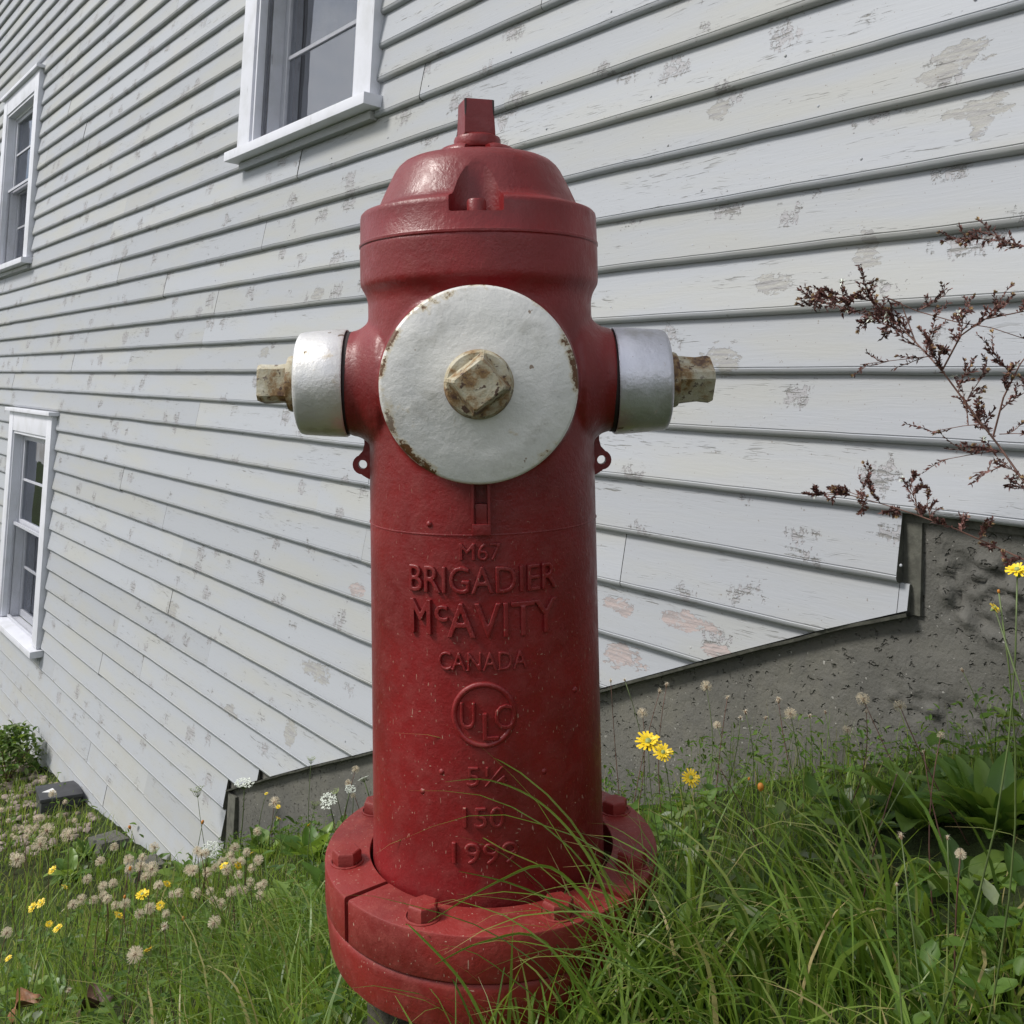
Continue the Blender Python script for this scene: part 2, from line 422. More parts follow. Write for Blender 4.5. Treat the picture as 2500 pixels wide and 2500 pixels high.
def leafy_mat(name, stops, rough=0.45, trans=0.35, attr='tint', dry=None, dry_attr='along', spec=0.35, vein=False):
    M = Mat(name)
    a = M.node('ShaderNodeAttribute', attribute_name=attr)
    n = M.noise(M.coord('Object'), 60, 3, 0.6)
    f = M.math('ADD', a.outputs['Fac'], M.math('MULTIPLY', M.math('SUBTRACT', n, 0.5), 0.25))
    col = M.ramp(f, stops)
    if dry is not None:
        b = M.node('ShaderNodeAttribute', attribute_name=dry_attr)
        r2 = M.math('MULTIPLY', M.step(b.outputs['Fac'], 0.86, 1.0), M.step(a.outputs['Fac'], 0.35, 0.6))
        col = M.mix(r2, col, dry)
    if vein:
        b = M.node('ShaderNodeAttribute', attribute_name='across')
        col = M.mix(M.step(b.outputs['Fac'], 0.07, 0.0, 0.0, 0.6), col, (0.22, 0.32, 0.09))
    M.lk(col, M.b.inputs['Base Color'])
    M.b.inputs['Roughness'].default_value = rough; M.b.inputs['Specular IOR Level'].default_value = spec
    tr = M.node('ShaderNodeBsdfTranslucent')
    hsv = M.mix(0.45, col, (0.34, 0.46, 0.04)); M.lk(hsv, tr.inputs['Color'])
    ms = M.node('ShaderNodeMixShader'); ms.inputs['Fac'].default_value = trans
    M.lk(M.b.outputs[0], ms.inputs[1]); M.lk(tr.outputs[0], ms.inputs[2]); M.lk(ms.outputs[0], M.out.inputs['Surface'])
    return M.m

def plain(name, color, rough=0.6, metal=0.0, nscale=30, var=0.25, bump=0.3, dist=0.002, spec=0.5):
    M = Mat(name); n = M.noise(M.coord(), nscale, 5, 0.6)
    col = M.mix(M.step(n, 0.3, 0.7), tuple(c * (1 + var) for c in color), tuple(c * (1 - var) for c in color))
    return M.done(col, rough, M.bump(n, bump, dist), metal=metal, spec=spec)

MT = dict(
    board=clapboard_mat(), trim=trim_mat(),
    red=red_mat('red_cast_iron_paint', (0.215, 0.0115, 0.0135), (0.25, 0.030, 0.032), 0.22, 0.08, 0.6, 0.36),
    red_low=red_mat('red_paint_with_grass_bits', (0.205, 0.0110, 0.0130), (0.26, 0.045, 0.036), 0.22, 0.75, 0.7, 0.40),
    red_flange=red_mat('chalky_red_paint', (0.225, 0.017, 0.014), (0.30, 0.055, 0.040), 0.40, 0.9, 1.0, 0.55),
    rust=rusty_mat(), concrete=concrete_mat(), dark_gap=plain('worn_and_shaded_iron', (0.02, 0.012, 0.012), 0.7),  # near-black: bare worn nut edges, and shade painted into the cap gaps
    soil=plain('dark_soil', (0.035, 0.030, 0.020), 0.95, nscale=18, var=0.5, bump=0.9, dist=0.02),
    post=plain('mossy_grey_post', (0.085, 0.085, 0.070), 0.9, nscale=40, var=0.3, bump=0.7, dist=0.004),
    black_plastic=plain('black_plastic', (0.045, 0.046, 0.052), 0.45, nscale=12, var=0.2, bump=0.15),
    white_print=plain('white_print', (0.7, 0.7, 0.7), 0.6, var=0.05, bump=0.05),
    interior=plain('dark_room', (0.03, 0.032, 0.036), 0.9, var=0.1, bump=0.0),
    vinyl=plain('grey_white_vinyl', (0.48, 0.49, 0.54), 0.45, var=0.05, bump=0.1),
    dark_track=plain('dark_window_track', (0.14, 0.145, 0.165), 0.5, var=0.1, bump=0.1),
    stone=plain('gravel_stone', (0.26, 0.21, 0.18), 0.9, nscale=9, var=0.45, bump=0.6, dist=0.004),
    dead_leaf=plain('dry_brown_leaf', (0.22, 0.10, 0.045), 0.6, nscale=40, var=0.4, bump=0.6, dist=0.003),
    dark_leaf=plain('curled_dark_leaf', (0.07, 0.035, 0.022), 0.6, nscale=40, var=0.4, bump=0.8, dist=0.003),
    stem=plain('green_stem', (0.085, 0.12, 0.035), 0.5, nscale=30, var=0.35, bump=0.0),
    brown_stem=plain('reddish_brown_stem', (0.115, 0.055, 0.040), 0.6, nscale=30, var=0.35, bump=0.1),
    fluff=plain('beige_seed_fluff', (0.68, 0.58, 0.45), 0.9, nscale=200, var=0.22, bump=0.0),
    seed=plain('brown_seeds', (0.20, 0.13, 0.08), 0.8, nscale=200, var=0.3, bump=0.0),
    petal=plain('yellow_petal', (0.78, 0.56, 0.015), 0.5, nscale=150, var=0.10, bump=0.0),
    orange=plain('orange_bud', (0.45, 0.17, 0.02), 0.6, nscale=100, var=0.3, bump=0.0),
    white_petal=plain('white_petal', (0.66, 0.70, 0.62), 0.6, nscale=150, var=0.08, bump=0.0),
    green_bud=plain('pale_green_bud', (0.24, 0.30, 0.10), 0.6, nscale=120, var=0.35, bump=0.0),
    aster=plain('maroon_aster_leaf', (0.110, 0.042, 0.034), 0.6, nscale=90, var=0.5, bump=0.0),
    curtain=plain('pale_curtain', (0.75, 0.75, 0.76), 0.9, nscale=20, var=0.1, bump=0.1),
)
def fluff_mat():
    M = Mat('beige_seed_fluff'); n = M.noise(M.coord(), 200, 2, 0.5)
    col = M.mix(M.step(n, 0.3, 0.7), (0.88, 0.82, 0.68), (0.68, 0.58, 0.43)); M.lk(col, M.b.inputs['Base Color']); M.b.inputs['Roughness'].default_value = 0.9
    tr = M.node('ShaderNodeBsdfTranslucent'); M.lk(col, tr.inputs['Color']); ms = M.node('ShaderNodeMixShader'); ms.inputs['Fac'].default_value = 0.5
    M.lk(M.b.outputs[0], ms.inputs[1]); M.lk(tr.outputs[0], ms.inputs[2]); M.lk(ms.outputs[0], M.out.inputs['Surface']); return M.m
MT['fluff'] = fluff_mat()
def glass_mat():
    M = Mat('window_glass')
    g = M.node('ShaderNodeBsdfGlossy'); g.inputs['Roughness'].default_value = 0.02; g.inputs['Color'].default_value = (0.9, 0.93, 1, 1)
    t = M.node('ShaderNodeBsdfTransparent'); t.inputs['Color'].default_value = (0.72, 0.75, 0.76, 1)
    fr = M.node('ShaderNodeFresnel'); fr.inputs['IOR'].default_value = 4.2
    n = M.noise(M.coord(), 3.5, 2, 0.5); M.lk(M.bump(n, 0.25, 0.01), g.inputs['Normal'])
    ms = M.node('ShaderNodeMixShader'); M.lk(fr.outputs[0], ms.inputs['Fac']); M.lk(t.outputs[0], ms.inputs[1]); M.lk(g.outputs[0], ms.inputs[2])
    M.lk(ms.outputs[0], M.out.inputs['Surface']); return M.m
def screen_mat():
    M = Mat('insect_screen')
    t = M.node('ShaderNodeBsdfTransparent'); d = M.node('ShaderNodeBsdfDiffuse'); d.inputs['Color'].default_value = (0.10, 0.105, 0.12, 1)
    w = M.noise(M.coord(scale=(1, 1, 1)), 900, 1, 0.5)
    ms = M.node('ShaderNodeMixShader'); M.lk(M.step(w, 0.3, 0.7, 0.02, 0.16), ms.inputs['Fac'])
    M.lk(t.outputs[0], ms.inputs[1]); M.lk(d.outputs[0], ms.inputs[2]); M.lk(ms.outputs[0], M.out.inputs['Surface']); return M.m
MT['glass'] = glass_mat(); MT['screen'] = screen_mat()
MT['grass'] = leafy_mat('grass_blade', [(0.0, (0.022, 0.050, 0.014)), (0.25, (0.060, 0.120, 0.022)), (0.5, (0.150, 0.255, 0.036)),
                        (0.72, (0.230, 0.320, 0.070)), (0.86, (0.30, 0.29, 0.11)), (1.0, (0.46, 0.37, 0.18))], 0.36, 0.45, dry=(0.50, 0.38, 0.17))
MT['weed'] = leafy_mat('weed_leaf', [(0.0, (0.020, 0.050, 0.012)), (0.4, (0.070, 0.145, 0.024)), (0.7, (0.125, 0.215, 0.040)), (0.9, (0.19, 0.23, 0.10)), (1.0, (0.26, 0.30, 0.22))], 0.5, 0.42)
MT['dock'] = leafy_mat('broad_leaf', [(0.0, (0.030, 0.075, 0.016)), (0.5, (0.100, 0.205, 0.034)), (1.0, (0.260, 0.380, 0.080))], 0.38, 0.45, vein=True, spec=0.5)

# ------------------------------------------------------------------ ground
def build_ground():
    ss = np.concatenate([np.linspace(-60, -4, 20), np.arange(-3.9, 12, 0.07), np.linspace(12.2, 70, 24)])
    qs = np.concatenate([np.linspace(-12, -0.4, 6), np.arange(-0.3, 3.2, 0.05), np.linspace(3.4, 70, 26)])
    S, Q = np.meshgrid(ss, qs, indexing='ij')
    Z = ground(S, Q)
    near = ((S > -3.9) & (S < 12) & (Q > -.3) & (Q < 3.2))
    Z = Z + np.where(near, RNG.normal(0, 0.004, S.shape), 0)
    V = to_world(S.ravel(), Q.ravel(), Z.ravel())
    ni, nj = S.shape
    idx = np.arange(ni * nj).reshape(ni, nj)
    quads = np.stack([idx[:-1, :-1], idx[:-1, 1:], idx[1:, 1:], idx[1:, :-1]], -1).reshape(-1, 4)
    me = np_mesh('ground', V, quads)
    M = Mat('ground_moss_soil')
    v = M.coord(); n1 = M.noise(v, 1.6, 5, 0.6); n2 = M.noise(v, 38, 6, 0.7)
    col = M.ramp(n2, [(0.3, (0.020, 0.018, 0.012)), (0.5, (0.032, 0.042, 0.014)), (0.68, (0.060, 0.085, 0.028))])
    col = M.mix(M.step(n1, 0.45, 0.7), col, (0.050, 0.075, 0.022))
    g = link('ground', me, M.done(col, 0.95, M.bump(n2, 0.9, 0.02), spec=0.15))
    tag(g, 'sloping soil and moss under the grass and weeds', None, None, 'structure')
build_ground()

# ------------------------------------------------------------------ the house
E0, H0 = 0.1143, 0.0818
def seam(n):                                   # height of the lower edge of clapboard row n
    return H0 + E0 * n - 0.0045 * max(0, n - 7)

house = empty('clapboard_house', Matrix.Translation(Vector(WALL_O + WD * S_0) + Vector((0, 0, 0.0015))) @ Matrix.Rotation(YAW + math.pi / 2, 4, 'Z') @ Matrix.Diagonal((S_K, 1, 1, 1)))
tag(house, 'old house wall of peeling pale grey clapboards on a pitted concrete foundation', 'house')

# windows in wall coordinates: opening s0..s1, sill top, head
CASE = 0.125
WINDOWS = [   # s_right_outer, s_left_outer, z_sill_top, z_head_outer
    (3.29, 4.44, 0.950, 2.42, 'middle'),
    (8.30, 9.50, 0.850, 2.12, 'upper'),
    (7.25, 8.48, -1.515, -0.175, 'lower'),
]
SILL_H = 0.045
def cut_ranges(z0, z1, s0, s1):
    """pieces of a row between s0 and s1 that stay clear of the windows"""
    out = [(s0, s1)]
    for a, b, zs, zh, _ in WINDOWS:
        if z1 > zs - SILL_H + 0.012 and z0 < zh - 0.012:
            nxt = []
            for u, v in out:
                if b <= u or a >= v: nxt.append((u, v)); continue
                if a - u > 0.03: nxt.append((u, a + 0.004))
                if v - b > 0.03: nxt.append((b - 0.004, v))
            out = nxt
    return out

DIAG = [(1.265, -.305), (1.437, -.365), (1.731, -.476), (2.043, -.598), (3.089, -1.005), (3.571, -1.186), (4.149, -1.411), (4.234, -1.447)]
def diag_z(s): return float(np.interp(s, [p[0] for p in DIAG], [p[1] for p in DIAG]))

def board(n, s0, s1, clip=None, cut_top=None, jig=0.0):
    zb = seam(n); zt = seam(n + 1) + 0.028; zf = seam(n + 1)
    bm = bmesh.new()
    step = 0.06 if s0 < 5 else 0.12
    k = max(2, int((s1 - s0) / step) + 1)
    seed = n * 3.7 + s0
    dq = random.uniform(-0.0010, 0.0012)
    tilt0, tilt1 = random.uniform(-.0016, .0016) + jig, random.uniform(-.0016, .0016) + jig
    rings = []
    for i in range(k + 1):
        s = s0 + (s1 - s0) * i / k
        wob = noise.noise(Vector((s * 6.0, seed, 0))) * 0.0013 + noise.noise(Vector((s * 22, seed, 5))) * 0.0006
        wq = noise.noise(Vector((s * 1.3, seed, 9))) * 0.0016 + dq
        z = zb + wob + tilt0 + (tilt1 - tilt0) * i / k
        prof = [(-0.0195, zt), (-0.0215, zt), (-0.0210, z + 0.0030), (-0.0150, z + 0.0002), (-0.0085, z + 0.0008), (-0.0040, z + 0.0030),
                (-0.0014, z + 0.0070), (-0.0004, z + 0.0110), (-0.0014, z + 0.0121), (-0.0030, z + 0.0127), (-0.0010, z + 0.0143), (-0.0055, z + 0.045), (-0.0165, zf)]
        rings.append([bm.verts.new((s, wq + q, zz)) for q, zz in prof])
    for a, b in zip(rings[:-1], rings[1:]):
        for j in range(len(a)):
            bm.faces.new((a[j], a[(j + 1) % len(a)], b[(j + 1) % len(a)], b[j]))
    f0 = bm.faces.new(rings[0][::-1]); bm.faces.new(rings[-1])
    f0.material_index = 1
    planes = []
    if clip: planes += clip
    for (co, no) in planes:
        g = list(bm.verts) + list(bm.edges) + list(bm.faces)
        r = bmesh.ops.bisect_plane(bm, geom=g, plane_co=co, plane_no=no, clear_outer=True)
        es = [e for e in r['geom_cut'] if isinstance(e, bmesh.types.BMEdge)]
        try: bmesh.ops.holes_fill(bm, edges=es, sides=0)
        except Exception: pass
    if len(bm.faces) < 3:
        bm.free(); return
    me = bm_mesh(bm, 'clapboard', True, 38)
    me.materials.append(MT['board']); me.materials.append(MT['post'])
    link('clapboard', me, None, house)

# visible butt joints, from the photograph
known = {}
for x, y in [(1516, 1360), (1027, 155), (1232, 212), (524, 740), (286, 672), (75, 800), (174, 886), (640, 560), (195, 450), (270, 560), (205, 310), (505, 1600), (772, 1230), (125, 1830), (352, 1920), (310, 905), (745, 940)]:
    s_, z_ = house_at(x, y)
    nn = max(k for k in range(-25, 40) if seam(k) <= z_)
    known.setdefault(nn, []).append(s_)
S_RIGHT, S_LEFT = -2.6, 13.5
random.seed(21)
for n in range(-24, 37):
    z0, z1 = seam(n), seam(n + 1)
    a, b = S_RIGHT, S_LEFT
    clip = None
    if n == -3: a = 1.281
    elif n <= -4 and n >= -14: a = 1.262
    elif n < -14: a = 4.236
    if n <= -4 and n >= -14:
        # keep what lies above the sloping cut; find where this row meets it
        pts = [p for p in DIAG]
        a_low = next((s for s in np.arange(1.26, 4.3, 0.01) if diag_z(s) <= z1 - 0.002), None)
        a = max(a, (a_low or 4.236) - 0.10)
        a_end = next((s for s in np.arange(1.26, 4.3, 0.01) if diag_z(s) <= z0), 4.24)
        if a >= 4.236: a = 4.236
        sm = 0.5 * (a_low + min(a_end, 4.234)) if a_low else None
        if sm:
            sl = (diag_z(sm + 0.1) - diag_z(sm - 0.1)) / 0.2
            no = Vector((sl, 0, -1.0)).normalized()
            clip = [(Vector((sm, 0, diag_z(sm))), no)]
        if n == -4:
            board(n, 1.264, 1.283, clip + [(Vector((0, 0, seam(-3) - 0.001)), Vector((0, 0, 1)))])
            a = 1.2835
        if n in (-13, -14): clip = None; a = 4.234
        if n == -13:
            clip = [(Vector((4.0, 0, diag_z(4.0))), Vector((-.385, 0, -1.0)).normalized())]; a = 3.95
    joints = list(known.get(n, []))
    cur = a + random.uniform(1.3, 3.6)
    while cur < b - 0.8:
        if all(abs(cur - j) > 0.9 for j in joints): joints.append(cur)
        cur += random.uniform(2.6, 4.4)
    cuts = sorted([j for j in joints if a + .15 < j < b - .15])
    edges = [a] + cuts + [b]
    for u, v in zip(edges[:-1], edges[1:]):
        for (p, q) in cut_ranges(z0, z1, u, v):
            if q - p < 0.03: continue
            g0 = 0.0009 if p == u and u != a else 0.0
            board(n, p + g0, q - (0.0009 if q == v and v != b else 0.0), clip)
    for wa, wb, zs, zh, _ in WINDOWS:            # strips of a row that run under a sill or over a head
        if z0 < zs - SILL_H < z1 - 0.0 and zs - SILL_H - z0 > 0.012:
            board(n, wa + 0.005, wb - 0.005, [(Vector((0, 0, zs - SILL_H - 0.003)), Vector((0, 0, 1)))])
        if z0 < zh < z1 and z1 - zh > 0.012:
            board(n, wa + 0.005, wb - 0.005, [(Vector((0, 0, zh + 0.003)), Vector((0, 0, -1)))])

# sheathing behind the boards, with the window openings left free
bm = bmesh.new()
zt_all, zb_all = seam(37), -3.2
segs = sorted({S_RIGHT, S_LEFT, 4.262} | {w[0] + 0.09 for w in WINDOWS} | {w[1] - 0.09 for w in WINDOWS})
for u, v in zip(segs[:-1], segs[1:]):
    holes = sorted([(w[2] - 0.02, w[3] - 0.09) for w in WINDOWS if w[0] + 0.08 < (u + v) / 2 < w[1] - 0.08])
    z = -0.9 if v < 1.3 else zb_all
    if u < 1.2: z = -0.16
    elif u < 4.2 and v <= 4.3: z = -0.30
    for h0, h1 in holes:
        box(bm, u, v, -0.10, -0.0225, z, h0); z = h1
    box(bm, u, v, -0.10, -0.0225, z, zt_all)
# a block that follows the sloping cut
link('sheathing', bm_mesh(bm, 'sheathing'), MT['post'], house)

def foundation():
    ss = np.concatenate([np.arange(0.3, 1.35, 0.009), np.arange(1.35, 4.26, 0.022)]); zs = np.concatenate([np.arange(-2.1, -0.5, 0.02), np.arange(-0.5, -0.05, 0.007)])
    bm_v = []; ni, nj = len(ss), len(zs)
    for s in ss:
        for z in zs:
            d = noise.noise(Vector((s * 3.0, 0, z * 3.5))) * 0.006 + noise.noise(Vector((s * 14, 3, z * 14))) * 0.0025
            # rough stony band under the lowest clapboard at the right
            w = max(0.0, 1 - abs(z + 0.285 - 0.08 * (s - 0.9)) / 0.085) * (1.0 if s < 1.19 else max(0, 1 - (s - 1.19) / 0.03))
            lump = 1.3 * abs(noise.noise(Vector((s * 30, 1.5, z * 34)))) + 0.6 * abs(noise.noise(Vector((s * 62, 4.5, z * 66))))
            d += min(1, w * 1.6) * (lump * 0.030 - 0.016)
            w2_ = max(0.0, 1 - abs(z + 0.43 + 0.10 * (s - 1.0)) / 0.03) * (1.0 if s < 1.3 else 0.2)
            d += w2_ * (abs(noise.noise(Vector((s * 25, 7, z * 60)))) * 0.03 - 0.008)
            # sheathing above the sloping cut hides the rest
            bm_v.append((s, -0.030 + d, z))
    idx = np.arange(ni * nj).reshape(ni, nj)
    quads = np.stack([idx[:-1, :-1], idx[1:, :-1], idx[1:, 1:], idx[:-1, 1:]], -1).reshape(-1, 4)
    # keep only what lies below the siding
    V = np.array(bm_v); keep = []
    for q in quads:
        s, z = V[q, 0].mean(), V[q, 2].mean()
        top = -0.13 if s < 1.28 else (diag_z(s) + 0.07 if s < 4.25 else -9)
        if z < top: keep.append(q)
    me = np_mesh('foundation', V, np.array(keep))
    link('foundation', me, MT['concrete'], house)
foundation()
bm = bmesh.new(); box(bm, 1.246, 1.36, -0.060, -0.0235, -0.312, -0.10, bevel=0.002)
link('corner_post', bm_mesh(bm, 'corner_post', True, 30), MT['post'], house)
bm = bmesh.new(); box(bm, 4.150, 4.222, -0.05, -0.014, -2.1, -1.452, bevel=0.003)
link('corner_post', bm_mesh(bm, 'corner_post', True, 30), MT['post'], house)
# thin rotten edge board under the sloping cut
bm = bmesh.new()
pr = None
for i in range(0, 120):
    s = 1.262 + (4.225 - 1.262) * i / 119
    z = diag_z(s) - 0.002 + noise.noise(Vector((s * 9, 2, 0))) * 0.0025
    r = [bm.verts.new((s, q, zz)) for q, zz in ((-0.004, z), (-0.028, z), (-0.028, z - 0.007), (-0.006, z - 0.006))]
    if pr:
        for j in range(4): bm.faces.new((pr[j], pr[(j + 1) % 4], r[(j + 1) % 4], r[j]))
    pr = r
link('edge_batten', bm_mesh(bm, 'edge_batten'), MT['post'], house)
# nail heads
bm = bmesh.new()
for n in range(-12, 12):
    off = random.uniform(0, 0.4)
    for i in range(12):
        s = off + 0.41 * i + random.uniform(-.02, .02); z = seam(n) + random.uniform(0.028, 0.036)
        if s < 0.5 or s > 5 or (n < -2 and z < diag_z(s) + 0.02): continue
        if 3.2 < s < 4.6 and z > 0.88: continue
        lathe(bm, [(0.0030, 0), (0.0029, 0.0007), (0.0, 0.0012)], 8, Matrix.Translation((s, -0.0040, z)) @ Matrix.Rotation(-math.pi / 2, 4, 'X'))
tag(link('nail_heads', bm_mesh(bm, 'nail_heads', True), MT['board'], house), kind='stuff')

def window(wa, wb, zs, zh, kind):
    T, V, G = MT['trim'], MT['vinyl'], MT['glass']
    o0, o1 = wa + CASE, wb - CASE                 # opening
    head = zh - CASE
    bm = bmesh.new()                              # casing: flat boards standing 22 mm proud, with a back band
    box(bm, wa, o0, -0.02, 0.022, zs, zh, bevel=0.002)
    box(bm, o1, wb, -0.02, 0.022, zs, zh, bevel=0.002)
    box(bm, o0 + 0.001, o1 - 0.001, -0.02, 0.0205, head, zh - 0.001, bevel=0.002)
    # reveal inside the opening
    root = link('window', bm_mesh(bm, 'casing', True, 30), T, house)
    bm = bmesh.new(); box(bm, wa - 0.03, wb + 0.03, -0.02, 0.048, zh + 0.001, zh + 0.024, bevel=0.004)
    link('drip_cap', bm_mesh(bm, 'drip_cap', True, 30), T, root)
    bm = bmesh.new(); box(bm, wa - 0.035, wb + 0.035, -0.09, 0.060, zs - SILL_H, zs - 0.001, bevel=0.004)
    for v in bm.verts:
        if v.co.z > zs - 0.02: v.co.z -= max(0, v.co.y) * 0.12
    link('sill', bm_mesh(bm, 'sill', True, 30), T, root)
    bm = bmesh.new(); box(bm, wa + 0.01, wb - 0.01, -0.018, 0.012, zs - SILL_H - 0.030, zs - SILL_H - 0.001, bevel=0.006)
    link('sill_moulding', bm_mesh(bm, 'sill_moulding', True, 30), MT['board'], root)
    bm = bmesh.new()                              # stepped jamb liner
    for (d0, d1, t) in ((-0.10, 0.012, 0.018), (-0.14, -0.035, 0.034)):
        box(bm, o0 - 0.001, o0 + t, d0, d1, zs, head); box(bm, o1 - t, o1 + 0.001, d0, d1, zs, head)
        box(bm, o0 + t + .0005, o1 - t - .0005, d0, d1, head - t, head + 0.001)
    link('jamb', bm_mesh(bm, 'jamb'), T, root)
    mid = (zs + head) / 2 + 0.01
    def sash(q, z0, z1, w, name, mat):
        bm = bmesh.new(); a, b = o0 + 0.036, o1 - 0.036
        box(bm, a, a + w, q - 0.03, q, z0, z1, bevel=0.002); box(bm, b - w, b, q - 0.03, q, z0, z1, bevel=0.002)
        box(bm, a + w - .001, b - w + .001, q - 0.029, q - 0.001, z0, z0 + w, bevel=0.002); box(bm, a + w - .001, b - w + .001, q - 0.029, q - 0.001, z1 - w, z1, bevel=0.002)
        s = link(name, bm_mesh(bm, name, True, 30), mat, root)
        a2, b2 = a + w, b - w
        bm = bmesh.new(); box(bm, a2 - .003, b2 + .003, q - 0.016, q - 0.012, z0 + w - .003, z1 - w + .003)
        link('pane', bm_mesh(bm, 'pane'), G, root)
        bm = bmesh.new()                          # glazing bar
        for k in ():
            c = a2 + (b2 - a2) * k / 2; box(bm, c - .007, c + .007, q - 0.0115, q - 0.0055, z0 + w, z1 - w)
        c = (z0 + z1) / 2; box(bm, a2, b2, q - 0.0117, q - 0.0050, c - .007, c + .007)
        link('muntin', bm_mesh(bm, 'muntin'), mat, root)
    sash(-0.045, mid - 0.02, head - 0.020, 0.040, 'upper_sash', V)
    sash(-0.085, zs + 0.006, mid + 0.02, 0.042, 'lower_sash', V)
    bm = bmesh.new(); a, b = o0 + 0.020, o1 - 0.020                # half screen in front of the lower sash
    box(bm, a, b, -0.0235, -0.0225, zs + 0.012, mid - 0.012)
    link('insect_screen', bm_mesh(bm, 'insect_screen'), MT['screen'], root)
    bm = bmesh.new()
    for u, v, z0, z1 in ((a, a + .016, zs + .001, mid), (b - .016, b, zs + .001, mid), (a + .016, b - .016, zs + .001, zs + .016), (a + .016, b - .016, mid - .018, mid)):
        box(bm, u, v, -0.030, -0.018, z0, z1)
    link('screen_frame', bm_mesh(bm, 'screen_frame'), V if kind != 'middle' else MT['dark_track'], root)
    bm = bmesh.new()                              # dark room behind
    x0, x1, y0, y1, z0, z1 = o0 + .002, o1 - .002, -0.9, -0.145, zs - .01, head + .005
    vs = [bm.verts.new(p) for p in ((x0, y1, z0), (x1, y1, z0), (x1, y0, z0), (x0, y0, z0), (x0, y1, z1), (x1, y1, z1), (x1, y0, z1), (x0, y0, z1))]
    for f in ((0, 1, 2, 3), (4, 7, 6, 5), (1, 5, 6, 2), (2, 6, 7, 3), (3, 7, 4, 0)): bm.faces.new([vs[i] for i in f])
    link('room_lining', bm_mesh(bm, 'room_lining'), MT['interior'], root)
    # gathered net curtain on one side
    bm = bmesh.new(); pr = None
    c0, c1 = (o0 + 0.04, o0 + 0.50) if kind == 'middle' else (o0 + 0.05, o0 + 0.30)
    for i in range(70):
        s = c0 + (c1 - c0) * i / 69; q = -0.20 + 0.018 * math.sin(i * 0.9) + 0.008 * math.sin(i * 2.3)
        r = [bm.verts.new((s, q, z)) for z in (zs + 0.02, head)]
        if pr: bm.faces.new((pr[0], r[0], r[1], pr[1]))
        pr = r
    link('curtain', bm_mesh(bm, 'curtain', True), MT['curtain'], root)
for w in WINDOWS: window(*w)

# ------------------------------------------------------------------ the hydrant
HB = np.array([-0.00131716, 1.18336599, -0.53884327]) + np.array([0, 0, EYE])
HA = Vector((-0.06226356, -0.03024224, 0.99760145)).normalized()
HV = Vector((-0.03171163, 0.9990961, 0.02830832)).normalized()
HR = HV.cross(HA).normalized()
HM = Matrix.Identity(4)
for i in range(3):
    HM[i][0] = HR[i]; HM[i][1] = HV[i]; HM[i][2] = HA[i]; HM[i][3] = HB[i]
hyd = empty('fire_hydrant', HM)
tag(hyd, 'red cast iron fire hydrant with white outlet caps and raised lettering, standing in long grass', 'fire hydrant')
HMI = HM.inverted()

def apply_mods(o):
    dg = bpy.context.evaluated_depsgraph_get(); dg.update()
    me = bpy.data.meshes.new_from_object(o.evaluated_get(dg)); me.name = o.name
    o.modifiers.clear(); o.data = me

RX = lambda a: Matrix.Rotation(math.radians(a), 4, 'X')
RY = lambda a: Matrix.Rotation(math.radians(a), 4, 'Y')
RZ = lambda a: Matrix.Rotation(math.radians(a), 4, 'Z')
TR = lambda x, y, z: Matrix.Translation((x, y, z))
ZC = 0.5705                                        # height of the outlets

def barrel():
    bm = bmesh.new()
    lathe(bm, [(0.0, -0.30), (0.120, -0.30), (0.120, -0.09), (0.139, -0.05), (0.1405, 0.0), (0.1395, 0.05), (0.1380, 0.45), (0.1372, 0.655), (0.1372, 0.668), (0.1395, 0.677),
               (0.1452, 0.6865), (0.1462, 0.690), (0.1462, 0.7345), (0.1452, 0.7358), (0.0, 0.7358)], 160)
    for sgn in (-1, 1):                           # hose outlets with flared roots
        Mx = TR(0, 0, ZC) @ RY(90 * sgn)
        lathe(bm, [(0.0, 0.05), (0.092, 0.05), (0.092, 0.119), (0.0825, 0.130), (0.0725, 0.140), (0.0665, 0.148), (0.0645, 0.156), (0.0635, 0.1610), (0.0615, 0.1625), (0.0, 0.1625)], 96, Mx)
    lathe(bm, [(0.0, 0.05), (0.118, 0.05), (0.112, 0.12), (0.098, 0.142), (0.088, 0.158), (0.086, 0.172), (0.0, 0.172)], 96, TR(-.002, 0, 0.568) @ RX(90))
    o = link('barrel', bm_mesh(bm, 'barrel'), MT['red_low'], hyd)
    o.modifiers.new('r', 'REMESH').mode = 'VOXEL'; o.modifiers['r'].voxel_size = 0.0030; o.modifiers['r'].use_smooth_shade = True
    sm = o.modifiers.new('s', 'SMOOTH'); sm.factor = 0.5; sm.iterations = 5
    apply_mods(o)
    o.data.polygons.foreach_set('use_smooth', [True] * len(o.data.polygons))
    if not o.data.materials: o.data.materials.append(MT['red_low'])
    return o
barrel()

